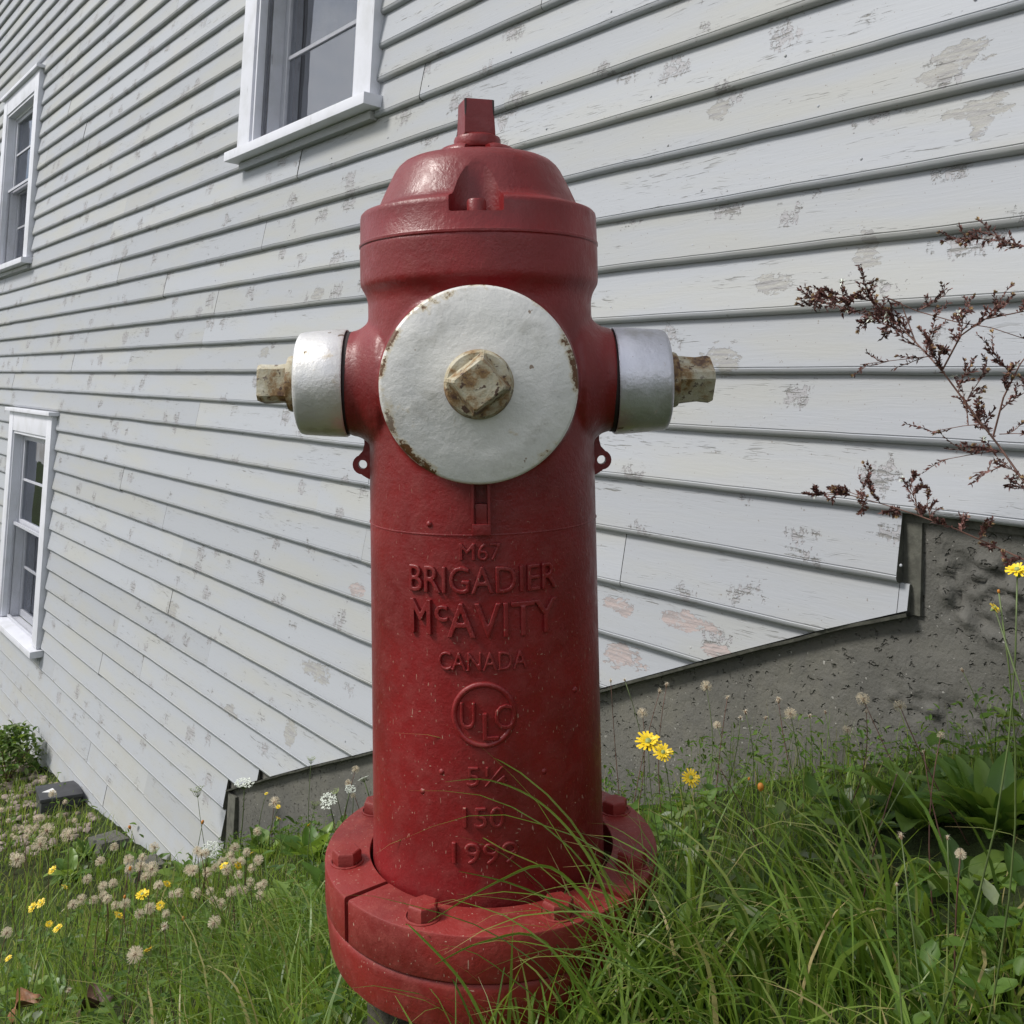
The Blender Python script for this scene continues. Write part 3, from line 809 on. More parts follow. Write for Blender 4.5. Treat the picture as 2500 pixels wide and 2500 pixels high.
def bonnet():
    bm = bmesh.new()
    lathe(bm, [(0.0, 0.7335), (0.1455, 0.7335), (0.1470, 0.7348), (0.1470, 0.7375), (0.1458, 0.7392), (0.1452, 0.7680), (0.1446, 0.7725), (0.1425, 0.7750), (0.1270, 0.7800),
               (0.1235, 0.7830), (0.1205, 0.7890), (0.1145, 0.8025), (0.1085, 0.8150), (0.1030, 0.8260), (0.0985, 0.8325), (0.0925, 0.8380), (0.0860, 0.8412), (0.0790, 0.8428),
               (0.0600, 0.8440), (0.0, 0.8445)], 128)
    o = link('bonnet', bm_mesh(bm, 'bonnet'), MT['red'], hyd)
    cut = bmesh.new()
    for a in (0, 120, 240):
        lathe(cut, [(0.0, 0.7570), (0.0285, 0.7570), (0.0300, 0.7585), (0.0300, 0.90), (0.0, 0.90)], 72, RZ(a) @ TR(-.0022, -0.1365, 0))
    co = link('cutter', bm_mesh(cut, 'cutter'), None, hyd)
    cut2 = bmesh.new()
    for a in (0, 120, 240):
        box(cut2, -0.0325, 0.0280, -0.175, -0.1345, 0.7572, 0.800, RZ(a), bevel=0.004)
    co2 = link('cutter', bm_mesh(cut2, 'cutter'), None, hyd)
    for c in (co, co2):
        b = o.modifiers.new('b', 'BOOLEAN'); b.operation = 'DIFFERENCE'; b.object = c; b.solver = 'EXACT'
    bv = o.modifiers.new('v', 'BEVEL'); bv.width = 0.0030; bv.segments = 3; bv.limit_method = 'ANGLE'; bv.angle_limit = math.radians(35)
    apply_mods(o)
    for c in (co, co2): bpy.data.objects.remove(c)
    o.data.polygons.foreach_set('use_smooth', [True] * len(o.data.polygons))
    o.data.set_sharp_from_angle(angle=math.radians(50))
    if not o.data.materials: o.data.materials.append(MT['red'])
    for a in (0, 120, 240):
        bm = bmesh.new()
        lathe(bm, [(0.0, 0.756), (0.0108, 0.756), (0.0108, 0.7700), (0.0094, 0.7722), (0.0, 0.7725)], 24, RZ(a) @ TR(-.002, -0.1270, 0))
        link('bonnet_bolt', bm_mesh(bm, 'bonnet_bolt', True, 40), MT['red'], hyd)
bonnet()

bm = bmesh.new()                                  # raised collar in two halves round the stem
N = 40
for side in (0, 1):
    a0 = math.radians(-90 + 19 if side == 0 else 90 + 19); a1 = math.radians(90 - 19 if side == 0 else 270 - 19)
    prof = [(0.026, 0.840), (0.026, 0.8570), (0.0275, 0.8592), (0.040, 0.8590), (0.0455, 0.8570), (0.0490, 0.8515), (0.0505, 0.840)]
    pr = None
    for i in range(N + 1):
        a = a0 + (a1 - a0) * i / N
        e = min(i, N - i) / 3.0; dz = -0.002 * max(0, 1 - e)
        r = [bm.verts.new((rr * math.cos(a), rr * math.sin(a), h + (dz if 0 < j < 6 else 0))) for j, (rr, h) in enumerate(prof)]
        if pr:
            for j in range(len(prof) - 1): bm.faces.new((pr[j], pr[j + 1], r[j + 1], r[j]))
        else: bm.faces.new(r)
        pr = r
    bm.faces.new(pr[::-1])
link('collar', bm_mesh(bm, 'collar', True, 45), MT['red'], hyd)
bm = bmesh.new()
lathe(bm, [(0.0, 0.840), (0.0240, 0.840), (0.0243, 0.8555), (0.0283, 0.8575), (0.0292, 0.8600), (0.0292, 0.8690), (0.0280, 0.8722), (0.0235, 0.8745), (0.0, 0.875)], 56)
link('stem_collar', bm_mesh(bm, 'stem_collar', True, 40), MT['red'], hyd)
bm = bmesh.new()
box(bm, -0.0180, 0.0180, -0.0180, 0.0180, 0.8735, 0.9175, RZ(15.5), bevel=0.0018)
for v in bm.verts:
    if v.co.z < 0.879: v.co.x *= 1.10; v.co.y *= 1.10
    v.co.x -= 0.0015
nut = link('operating_nut', bm_mesh(bm, 'operating_nut', True, 40), None, hyd)
nut.data.materials.append(MT['red'])
bm = bmesh.new()                                  # bare dark strips where the wrench has rubbed the corners
c = RZ(15.5)
for sx, z0, z1 in ((-1, 0.885, 0.9165), (1, 0.892, 0.9165)):
    p = c @ Vector((sx * 0.0176, -0.0176, 0))
    tube(bm, [(p.x - 0.0015, p.y, z0), (p.x - 0.0015, p.y, (z0 + z1) / 2), (p.x - 0.0015, p.y, z1)], 0.0012, 0.0015, 6)
link('bare_edge', bm_mesh(bm, 'bare_edge'), MT['dark_gap'], hyd)

def hex_nut(bm, r, h, M, square=False, chamfer=0.0015, seg=None):
    n = seg or (4 if square else 6)
    lathe(bm, [(0.0, 0.0), (r, 0.0), (r, h - chamfer), (r - chamfer * 1.4, h), (0.0, h)], n, M)

def hose_cap(sgn):
    root_M = TR(0, 0, ZC + (0.001 if sgn < 0 else -0.002)) @ RY(90 * sgn)
    bm = bmesh.new()
    x0 = 0.1635 if sgn < 0 else 0.1630; x1 = 0.2215 if sgn < 0 else 0.2285
    r0, r1 = 0.0665, 0.0618
    lathe(bm, [(0.050, x0 + 0.010), (0.0600, x0 + 0.004), (0.0640, x0 + 0.0005), (r0 - .001, x0), (r0, x0 + 0.002), (r0 - .0008, x0 + 0.02), (r1 + .0012, x1 - 0.006), (r1, x1 - 0.002), (r1 - 0.003, x1),
               (0.045, x1 + 0.0015), (0.0, x1 + 0.002)], 96)
    # parts keep their own axis so that the rust can follow the rim
    me = bm_mesh(bm, 'hose_cap', True, 40)
    o = link('hose_cap', me, MT['capL'] if sgn < 0 else MT['capR'], hyd); o.matrix_local = root_M
    bm = bmesh.new()
    lathe(bm, [(0.020, x1), (0.0310, x1 + 0.0005), (0.0335, x1 + 0.003), (0.0345, x1 + 0.011), (0.0335, x1 + 0.0135), (0.024, x1 + 0.0150), (0.0, x1 + 0.0150)], 48)
    link('washer', bm_mesh(bm, 'washer', True, 40), MT['rust'], o)
    bm = bmesh.new(); rot = 45 + (6 if sgn < 0 else 35)
    L = 0.0350 if sgn < 0 else 0.0430
    n = 4; rr = 0.0285 if sgn < 0 else 0.0300
    rings = []
    for k, (h, f) in enumerate(((0.0, 1.02), (0.30, 0.97), (0.55, 0.935 if sgn > 0 else 0.98), (0.9, 1.0), (1.0, 0.93))):
        r = []
        for c_ in range(4):
            for d in (-9, 9):
                a = math.radians(rot + c_ * 90 + d); r.append(bm.verts.new((rr * f * 0.985 * math.cos(a), rr * f * 0.985 * math.sin(a), x1 + 0.0145 + L * h)))
        rings.append(r)
    for a, b in zip(rings[:-1], rings[1:]):
        for j in range(8): bm.faces.new((a[j], a[(j + 1) % 8], b[(j + 1) % 8], b[j]))
    bm.faces.new(rings[-1])
    link('cap_nut', bm_mesh(bm, 'cap_nut', True, 32), MT['rust'], o)
    bm = bmesh.new()
    lathe(bm, [(0.0630, 0.158), (0.0635, 0.1650), (0.052, 0.170), (0.045, 0.170)], 64)
    lathe(bm, [(0.0585, 0.161), (0.0585, 0.168)], 64)
    link('gap_ring', bm_mesh(bm, 'gap_ring', True), MT['dark_gap'], o)  # dark ring behind the cap; the gap's shade is put in its colour
MT['capL'] = cap_mat('white_cap_paint_rusting', 2, None, 0.072, 0.55, (0.72, 0.71, 0.68), (0.60, 0.60, 0.64))
MT['capR'] = cap_mat('aluminium_cap_paint', 2, None, 0.085, 0.75, (0.66, 0.66, 0.72), (0.56, 0.56, 0.62))
MT['capF'] = cap_mat('white_front_cap_paint', 2, None, 0.1015, 0.15, (0.70, 0.69, 0.665), (0.57, 0.565, 0.56))
hose_cap(-1); hose_cap(1)

# big front cap
bm = bmesh.new()
lathe(bm, [(0.080, 0.1725), (0.0995, 0.1730), (0.1018, 0.1755), (0.1026, 0.180), (0.1026, 0.1985), (0.1014, 0.2015), (0.0990, 0.2030), (0.070, 0.2052), (0.045, 0.2064), (0.040, 0.2075), (0.0, 0.2080)], 128)
fc = link('pumper_cap', bm_mesh(bm, 'pumper_cap', True, 40), MT['capF'], hyd)
fc.matrix_local = TR(-.0025, 0, 0.568) @ RX(90)
bm = bmesh.new()
lathe(bm, [(0.0, 0.205), (0.0365, 0.205), (0.0356, 0.2085), (0.0340, 0.2190), (0.0322, 0.2215), (0.0, 0.2225)], 56)
link('nut_base', bm_mesh(bm, 'nut_base', True, 40), MT['rust'], fc)
bm = bmesh.new(); rings = []
for h, r in ((0.218, 0.0350), (0.223, 0.0315), (0.236, 0.0278), (0.2505, 0.0258), (0.2520, 0.0238)):
    ring = []
    for c_ in range(4):
        for d in (-3, 3):
            a = math.radians(82 + c_ * 90 + d); ring.append(bm.verts.new((r * math.cos(a), r * math.sin(a) * 1.0, h)))
    rings.append(ring)
for a, b in zip(rings[:-1], rings[1:]):
    for j in range(8): bm.faces.new((a[j], a[(j + 1) % 8], b[(j + 1) % 8], b[j]))
bm.faces.new(rings[-1])
link('cap_nut', bm_mesh(bm, 'cap_nut', True, 30), MT['rust'], fc)

def ear(sgn):                                     # chain lug below each hose outlet
    bm = bmesh.new()
    pts = [(0.128, 0.522), (0.1450, 0.517), (0.1445, 0.496), (0.1465, 0.4880), (0.1520, 0.4820)]
    for k in range(9):
        a = math.radians(52 - k * 17); pts.append((0.1470 + 0.0122 * math.cos(a) * 1.0, 0.4712 + 0.0122 * math.sin(a)))
    pts += [(0.1470, 0.4578), (0.140, 0.4535), (0.128, 0.4500)]
    hole = [(0.1470 + 0.0055 * math.cos(math.radians(a)), 0.4712 + 0.0055 * math.sin(math.radians(a))) for a in range(0, 360, 24)]
    fr, bk = [], []
    for y, acc in ((-0.0055, fr), (0.0055, bk)):
        for loop in (pts, hole):
            vs = [bm.verts.new((x * sgn, y, z)) for x, z in loop]
            es = [bm.edges.new((vs[i], vs[(i + 1) % len(vs)])) for i in range(len(vs))]
            acc.append((vs, es))
        bmesh.ops.triangle_fill(bm, edges=acc[0][1] + acc[1][1], use_beauty=True)
    for (va, _), (vb, _) in zip(fr, bk):
        for i in range(len(va)):
            j = (i + 1) % len(va); bm.faces.new((va[i], va[j], vb[j], vb[i]))
    link('chain_lug', bm_mesh(bm, 'chain_lug', True, 40), MT['red'], hyd)
ear(-1); ear(1)
bm = bmesh.new()                                  # hook under the front cap
box(bm, -0.0125, -0.0095, -0.151, -0.134, 0.411, 0.461, bevel=0.0012)
box(bm, 0.0045, 0.0078, -0.151, -0.134, 0.411, 0.461, bevel=0.0012)
box(bm, -0.0125, 0.0078, -0.1525, -0.134, 0.4055, 0.4175, bevel=0.0015)
box(bm, -0.0090, 0.0040, -0.1485, -0.134, 0.417, 0.439, bevel=0.0015)
link('hook', bm_mesh(bm, 'hook', True, 40), MT['red_low'], hyd)
bm = bmesh.new()                                  # casting seams round the barrel
for h in (0.4035,):
    lathe(bm, [(0.1372, h - 0.002), (0.1392, h), (0.1372, h + 0.002)], 120)
tag(link('casting_seam', bm_mesh(bm, 'casting_seam', True), MT['red_low'], hyd))
bm = bmesh.new()
for x, z in ((-0.050, 0.146), (-0.072, 0.121), (0.062, 0.141), (0.100, 0.220), (-0.060, 0.415)):
    a = math.asin(x / 0.1385); lathe(bm, [(0.0038, -0.002), (0.0034, 0.001), (0.0, 0.0025)], 12, TR(0.1382 * math.sin(a), -0.1382 * math.cos(a), z) @ RZ(math.degrees(a)) @ RX(90))
link('casting_lump', bm_mesh(bm, 'casting_lump', True), MT['red_low'], hyd)

def lettering(txt, x0, x1, z0, z1, depth=0.0026, r=0.1387, offset=0.004, sag=0.0, name='lettering'):
    cu = bpy.data.curves.new('t', 'FONT'); cu.body = txt; cu.extrude = 0.5; cu.offset = offset; cu.resolution_u = 3
    to = bpy.data.objects.new('t', cu); COL.objects.link(to)
    dg = bpy.context.evaluated_depsgraph_get(); dg.update()
    me = bpy.data.meshes.new_from_object(to.evaluated_get(dg))
    bpy.data.objects.remove(to)
    bm = bmesh.new(); bm.from_mesh(me)
    bmesh.ops.triangulate(bm, faces=bm.faces)
    xs = [v.co.x for v in bm.verts]; ys = [v.co.y for v in bm.verts]
    X0, X1, Y0, Y1 = min(xs), max(xs), min(ys), max(ys)
    a0, a1 = math.asin(x0 / 0.139), math.asin(x1 / 0.139)
    for v in bm.verts:
        u = (v.co.x - X0) / (X1 - X0); a = a0 + (a1 - a0) * u
        top = v.co.z > 0
        z = z0 + (z1 - z0) * (v.co.y - Y0) / (Y1 - Y0)
        rr = r + (depth if top else -0.004)
        v.co = Vector((rr * math.sin(a), -rr * math.cos(a), z))
    me2 = bm_mesh(bm, name)
    o = link(name, me2, MT['red_low'], hyd)
    rm = o.modifiers.new('r', 'REMESH'); rm.mode = 'VOXEL'; rm.voxel_size = 0.00085 if (x1 - x0) > 0.06 else 0.0006; rm.use_smooth_shade = True
    s = o.modifiers.new('s', 'SMOOTH'); s.factor = 0.5; s.iterations = 3
    apply_mods(o)
    if not o.data.materials: o.data.materials.append(MT['red_low'])
    o.data.polygons.foreach_set('use_smooth', [True] * len(o.data.polygons))
    return o
lettering('M67', -0.0269, 0.0186, 0.3760, 0.3955, 0.0026, offset=0.006)
lettering('BRIGADIER', -0.0822, 0.0795, 0.3400, 0.3700, 0.0034, offset=0.010)
lettering('M', -0.0810, -0.0585, 0.2945, 0.3325, 0.0038, offset=0.010)
lettering('c', -0.0545, -0.0400, 0.3095, 0.3275, 0.0034, offset=0.014)
lettering('AVITY', -0.0410, 0.0786, 0.2925, 0.3305, 0.0038, offset=0.010)
lettering('CANADA', -0.0513, 0.0447, 0.2570, 0.2775, 0.0028, offset=0.008)
lettering('U', -0.0283, -0.0124, 0.1947, 0.2235, 0.0034, offset=0.008)
lettering('L', -0.0045, 0.0127, 0.1826, 0.2120, 0.0034, offset=0.008)
lettering('C', 0.0085, 0.0275, 0.1936, 0.2206, 0.0034, offset=0.008)
lettering('5', -0.0227, -0.0088, 0.1330, 0.1540, 0.0028, offset=0.005)
lettering('\u00bc', -0.0040, 0.0205, 0.1330, 0.1540, 0.0028, offset=0.005)
lettering('150', -0.0274, 0.0173, 0.0885, 0.1110, 0.0032, offset=0.008)
lettering('1999', -0.0395, 0.0313, 0.0495, 0.0730, 0.0036, offset=0.008)
bm = bmesh.new(); rings = []                      # raised ring round the letters
for k in range(72):
    t = 2 * math.pi * k / 72; r = []
    for j in range(8):
        b = 2 * math.pi * j / 8
        rad = 0.0328 + 0.0034 * math.cos(b); a = (-0.003 + rad * math.cos(t)) / 0.139
        rr = 0.1385 + 0.0030 * math.sin(b)
        r.append(bm.verts.new((rr * math.sin(a), -rr * math.cos(a), 0.2095 + rad * math.sin(t))))
    rings.append(r)
for k in range(72):
    for j in range(8): bm.faces.new((rings[k][j], rings[k][(j + 1) % 8], rings[(k + 1) % 72][(j + 1) % 8], rings[(k + 1) % 72][j]))
link('emblem_ring', bm_mesh(bm, 'emblem_ring', True), MT['red_low'], hyd)

def flange():
    TOP = 0.008
    # split upper ring: angle measured from the hydrant's right towards the camera
    cuts = [44, 143, 268]
    for a0, a1 in ((44, 143), (143, 268), (268, 404)):
        bm = bmesh.new(); g = 1.15
        n = max(12, int((a1 - a0) / 4)); pr = None
        prof = [(0.1475, TOP - 0.048), (0.1475, TOP - 0.001), (0.1482, TOP), (0.1985, TOP), (0.2000, TOP - 0.0008), (0.2008, TOP - 0.0026), (0.2008, TOP - 0.046), (0.1998, TOP - 0.048)]
        for i in range(n + 1):
            a = -math.radians(a0 + g + (a1 - a0 - 2 * g) * i / n)
            r = [bm.verts.new((0.0035 + rr * math.cos(a), rr * math.sin(a), h + 0.0004 * noise.noise(Vector((a * 4, rr * 30, 0))))) for rr, h in prof]
            if pr:
                for j in range(len(prof)): bm.faces.new((pr[j], pr[(j + 1) % len(prof)], r[(j + 1) % len(prof)], r[j]))
            else: bm.faces.new(r)
            pr = r
        bm.faces.new(pr[::-1])
        link('flange_segment', bm_mesh(bm, 'flange_segment', True, 35), MT['red_flange'], hyd)
    bm = bmesh.new()
    lathe(bm, [(0.10, -0.096), (0.188, -0.096), (0.1935, -0.0935), (0.1960, -0.086), (0.1995, -0.050), (0.1985, -0.0440), (0.197, -0.0425), (0.14, -0.0420), (0.10, -0.0420)], 110, TR(0.0035, 0, 0))
    link('lower_flange', bm_mesh(bm, 'lower_flange', True, 40), MT['red_flange'], hyd)
    for a in (167, 115, 67, 22, -23, -68, -108, -149):
        bm = bmesh.new(); t = -math.radians(a); rot = random.uniform(0, 60)
        M = TR(0.0035 + 0.1755 * math.cos(t), 0.1755 * math.sin(t), TOP - 0.0005) @ RZ(rot)
        lathe(bm, [(0.0, 0.0), (0.0172, 0.0), (0.0172, 0.0122), (0.0160, 0.0142), (0.0145, 0.0150), (0.0, 0.0153)], 6, M)
        lathe(bm, [(0.0200, 0.0), (0.0200, 0.0016), (0.0180, 0.0022)], 24, M)
        link('flange_bolt', bm_mesh(bm, 'flange_bolt', True, 28), MT['red_flange'], hyd)
    bm = bmesh.new()
    lathe(bm, [(0.150, -0.62), (0.150, -0.094)], 64)
    link('buried_pipe', bm_mesh(bm, 'buried_pipe', True), MT['soil'], hyd)
flange()

# ------------------------------------------------------------------ finding places on the ground
def px_of(V):
    q = (np.asarray(V) - np.array([0, 0, EYE])) @ CAM_R.T
    return 1250 + F_PX * q[:, 0] / q[:, 2], CY - F_PX * q[:, 1] / q[:, 2], q[:, 2]

def ray_height(x, y, h, qmin=0.07):
    """first point along a sight line that is h above the ground; stays clear of the wall"""
    r = ray(x, y); best = None
    for t in np.arange(0.7, 14, 0.01):
        P = r * t; s = P @ WD; q = D_WALL - P @ WN
        hh = P[2] - float(ground(s, q))
        if q < qmin: break
        best = (s, q, P[2], hh)
        if hh <= h: break
    return best

HYD_S = float(HB[:2] @ WD[:2]); HYD_Q = D_WALL - float(HB[:2] @ WN[:2])
def clear_of_hydrant(s, q, r=0.212):
    return (s - HYD_S) ** 2 + (q - HYD_Q) ** 2 > r * r
CLEARINGS = []                                  # spots where broad-leaved plants shade out the grass
for x_, y_, r_ in ((2430, 2030, .10), (2240, 2010, .075), (2350, 2150, .06), (2100, 2030, .045)):
    h_ = ray_height(x_, y_, 0.02); CLEARINGS.append((h_[0], h_[1], r_))
def clear_of_leaves(s, q):
    ok = np.ones(len(s), bool)
    for a, b, r in CLEARINGS: ok &= ((s - a) ** 2 + (q - b) ** 2 > r * r) & ~((np.abs(s - a * .9) < r * .8) & (np.abs(q - b - r) < r * .8))
    return ok

# ------------------------------------------------------------------ grass
def blades(name, s, q, L, W, az, th0, kap, tint, seg=6, label='', z_off=None, twist=0.0):
    n = len(s); k = seg + 1
    base = to_world(s, q, ground(s, q) - 0.012 + (0 if z_off is None else z_off))
    t = np.linspace(0, 1, k)
    th = th0[:, None] + kap[:, None] * t[None, :] ** 1.3
    ds = (L / seg)[:, None]
    hx = np.concatenate([np.zeros((n, 1)), np.cumsum(np.sin(th[:, :-1]) * ds, 1)], 1)
    hz = np.concatenate([np.zeros((n, 1)), np.cumsum(np.cos(th[:, :-1]) * ds, 1)], 1)
    wob = RNG.normal(0, 0.006, (n, k)).cumsum(1) * 0.6
    az2 = az[:, None] + wob * 6
    dx, dy = np.cos(az2), np.sin(az2)
    C = np.stack([base[:, 0:1] + hx * dx, base[:, 1:2] + hx * dy, base[:, 2:3] + hz], -1)
    wid = W[:, None] * np.clip(1.02 - t[None, :] ** 2.2, 0.04, 1) * np.minimum(1, 0.55 + t[None, :] * 3)
    wa = az + np.pi / 2 + RNG.normal(0, 0.5, n)
    wdir = np.stack([np.cos(wa), np.sin(wa), np.zeros(n)], -1)[:, None, :]
    A = C + wdir * wid[..., None] * 0.5; B = C - wdir * wid[..., None] * 0.5
    V = np.stack([A, B], 2).reshape(-1, 3)
    i = np.arange(n)[:, None] * (2 * k) + np.arange(seg)[None, :] * 2
    quads = np.stack([i, i + 1, i + 3, i + 2], -1).reshape(-1, 4)
    tt = np.repeat(tint, 2 * k); al = np.tile(np.repeat(t, 2), n)
    me = np_mesh(name, V, quads, dict(tint=tt, along=al))
    return me

def scatter(count, smin, smax, qmin, qmax, dens, margin=500):
    s = RNG.uniform(smin, smax, count); q = RNG.uniform(qmin, qmax, count)
    V = to_world(s, q, ground(s, q)); X, Y, Zd = px_of(V)
    ok = (Zd > 0.35) & (X > -margin) & (X < 2500 + margin) & (Y < 2500 + margin * 1.2)
    ok &= clear_of_hydrant(s, q) & clear_of_leaves(s, q)
    ok &= RNG.uniform(0, 1, count) < dens(s, q, X, Y, Zd)
    return s[ok], q[ok], X[ok], Y[ok], Zd[ok]

def clumpy(s, q, f=9.0, seed=0.0):
    return 0.5 + 0.5 * np.sin(s * f + 2.1 * np.sin(q * f * .8 + seed)) * np.sin(q * f * 1.1 + 1.7 * np.sin(s * f * .7 + seed))

# low grass everywhere
s, q, X, Y, Zd = scatter(120000, -0.6, 8.3, 0.012, 1.6, lambda s, q, X, Y, Z: np.clip(1.15 / Z, 0.12, 0.85) * (0.35 + 0.65 * clumpy(s, q)) * np.where(q < 0.55, 1.6, 1.0))
n = len(s)
left = np.clip((1250 - X) / 500, 0, 1)
L = RNG.gamma(6, 0.0165, n) * (1 - 0.25 * left) * np.where(q < 0.12, 0.7, 1); L = np.clip(L, 0.03, 0.22); L = L * np.where((X > 1300) & (q < 0.95), 0.68, 1.0)
tint = np.clip(RNG.normal(0.47, 0.16, n) + 0.14 * left + 0.16 * (clumpy(s, q, 4.1, 2) - .5), 0.02, 0.80); dead = RNG.uniform(0, 1, n) < 0.07; tint[dead] = RNG.uniform(0.88, 1.0, dead.sum())  # tint rises leftwards: the sunlit look is put into the blade colour
me = blades('lawn_grass', s, q, L, RNG.uniform(0.0016, 0.0034, n) * np.clip(Zd / 2.2, 1, 2), RNG.uniform(0, 2 * np.pi, n), RNG.normal(0.10, 0.22, n), RNG.uniform(0.3, 1.5, n), tint, 4)
tag(link('lawn_grass', me, MT['grass']), 'short mixed green grass covering the slope round the hydrant', 'grass', None, 'stuff')

# long arching blades at the hydrant and to the lower right
def dens_long(s, q, X, Y, Z):
    d = np.exp(-((X - 1950) / 560) ** 2) * np.clip((Y - 2080) / 300, 0, 1) + 0.55 * np.exp(-((X - 700) / 230) ** 2) * np.clip((Y - 2150) / 200, 0, 1)
    d = d + 0.55 * (Y > 2300) * np.exp(-((X - 1500) / 900) ** 2)
    return np.clip(d, 0, 1)
s, q, X, Y, Zd = scatter(26000, -0.9, 2.8, 0.10, 1.50, dens_long, 900)
n = len(s)
L = np.clip(RNG.gamma(9, 0.024, n), 0.12, 0.40)
main_az = math.radians(200)
az = RNG.normal(main_az, 1.15, n)
tint = np.clip(RNG.normal(0.45, 0.16, n), 0.0, 0.80); dead = RNG.uniform(0, 1, n) < 0.06; tint[dead] = RNG.uniform(0.85, 1.0, dead.sum())
# blades that would hide the lower hydrant too much are kept short
V = to_world(s, q, ground(s, q)); front = (np.abs(X - 1180) < 420) & (Zd < 1.40)
L = np.where(front, np.clip(L * 0.50, 0.05, 0.16), L)
near_cam = Zd < 0.85; L = np.where(near_cam, L * 0.55, L); L = L * np.where((X > 1350) & (X < 1900) & (Y < 2420), 0.55, 0.85); L = L * np.clip(0.25 + (q - 0.10) / 0.75, 0.28, 1.0)
me = blades('long_grass', s, q, L, RNG.uniform(0.0028, 0.0062, n), az, RNG.normal(0.18, 0.18, n), RNG.uniform(0.9, 2.3, n), tint, 7)
tag(link('long_grass', me, MT['grass']), 'long dark green arching grass blades around the foot of the hydrant', 'grass', None, 'stuff')

# blades standing all round the foot of the hydrant
nf = 620
ang = np.radians(RNG.uniform(35, 165, nf)); rad = RNG.uniform(0.185, 0.30, nf)
hr, hv = np.array(HR), np.array(HV)
P = HB - np.array([0, 0, EYE]) + np.outer(rad * np.cos(ang), hr) - np.outer(rad * np.sin(ang), hv)
sf = P @ WD; qf = D_WALL - P @ WN
right = np.cos(ang)
lf = RNG.gamma(8, 0.019, nf) * (0.95 + 0.75 * np.clip(right, -0.3, 1)); lf = np.clip(lf, 0.05, 0.19)
me = blades('foot_grass', sf, qf, lf, RNG.uniform(0.0024, 0.0050, nf), RNG.uniform(0, 6.28, nf), RNG.normal(0.3, 0.25, nf), RNG.uniform(0.4, 1.9, nf), np.clip(RNG.normal(0.5, 0.2, nf), 0.05, 0.95), 8)
tag(link('foot_grass', me, MT['grass']), 'grass growing tight round the buried foot of the hydrant', 'grass', None, 'stuff')

# individual long blades that cross in front of the flange
def tuft(name, label, roots, seed):
    rg = np.random.default_rng(seed); n = len(roots)
    s = np.array([r[0] for r in roots]); q = np.array([r[1] for r in roots])
    global RNG
    me = blades(name, s, q, np.array([r[2] for r in roots]), np.array([r[6] for r in roots]), np.radians([r[3] for r in roots]),
                np.array([r[4] for r in roots]), np.array([r[5] for r in roots]), np.array([r[7] for r in roots]), 12)
    tag(link(name, me, MT['grass']), label, 'grass tuft', None, 'stuff')
roots = []
random.seed(5)
for i in range(26):
    s, q, z, h = ray_height(random.uniform(1500, 1900), random.uniform(2420, 2700), 0.02)
    if not clear_of_hydrant(s, q, 0.225): continue
    roots.append((s, q, random.uniform(0.22, 0.44), random.gauss(185, 22), random.uniform(0.05, 0.5), random.uniform(0.9, 2.1), random.uniform(0.0028, 0.0048), random.choice((.25, .4, .5, .6))))
tuft('grass_tuft', 'tuft of long blades leaning left across the flange from the right side', roots, 1)
roots = []
for i in range(70):
    s, q, z, h = ray_height(random.uniform(700, 1550), random.uniform(2560, 2760), 0.01)
    if not clear_of_hydrant(s, q, 0.225): continue
    roots.append((s, q, random.uniform(0.16, 0.27), random.gauss(45, 60), random.uniform(0.1, 0.5), random.uniform(0.6, 1.8), random.uniform(0.0025, 0.0042), random.choice((.3, .45, .6, .7))))
tuft('grass_tuft', 'sparse tuft of thin blades in front of the lower flange', roots, 2)

def bent_blade(px, fr0, fr1, w_, tint, label):
    P0 = HB - np.array([0, 0, EYE]); V = np.array(HV); pts = []
    for i, (x, y) in enumerate(px):
        fr = fr0 + (fr1 - fr0) * i / (len(px) - 1); o_ = P0 - V * fr; r = ray(x, y)
        pts.append(Vector(r * float((o_ @ V) / (r @ V)) + np.array([0, 0, EYE])))
    fine = []
    for i in range(len(pts) - 1):                 # Catmull-Rom through the points
        a, b, c, d = pts[max(i - 1, 0)], pts[i], pts[i + 1], pts[min(i + 2, len(pts) - 1)]
        for k in range(5):
            u = k / 5; fine.append(0.5 * ((2 * b) + (c - a) * u + (2 * a - 5 * b + 4 * c - d) * u * u + (3 * b - a - 3 * c + d) * u ** 3))
    fine.append(pts[-1]); n = len(fine)
    verts, quads = [], []
    for i, p in enumerate(fine):
        d = (fine[min(i + 1, n - 1)] - fine[max(i - 1, 0)]).normalized(); w = d.cross(Vector((0.1, 1, 0.35))).normalized() * w_ * .5 * max(0.08, 1 - (i / n) ** 2.5)
        verts += [p - w, p + Vector((0, .001, -.0006)), p + w]
        if i: b = 3 * i; quads += [(b - 3, b - 2, b + 1, b), (b - 2, b - 1, b + 2, b + 1)]
    me = np_mesh('grass_blade', [tuple(v) for v in verts], quads, dict(tint=np.full(len(verts), tint), along=np.repeat(np.linspace(0, 1.0, n), 3)))
    tag(link('bent_grass', me, MT['grass']), label, 'grass blade')
bent_blade([(1540, 2420), (1490, 2220), (1430, 2080), (1320, 1960), (1195, 1905), (1087, 1909)], 0.24, 0.20, .0034, .62, 'grass blade bent over in front of the raised numerals, its tip pale and level')
bent_blade([(1620, 2480), (1480, 2260), (1345, 2118), (1210, 2155), (1045, 2252)], 0.26, 0.225, .0042, .50, 'broad grass blade drooping onto the front flange bolt')
bent_blade([(1700, 2500), (1450, 2260), (1270, 2165), (1120, 2127)], 0.27, 0.23, .0034, .40, 'straight grass blade pointing up left across the foot of the barrel')
bent_blade([(1500, 2560), (1330, 2300), (1180, 2300), (1062, 2355)], 0.28, 0.25, .0036, .45, 'arched grass blade with its tip against the front of the flange')
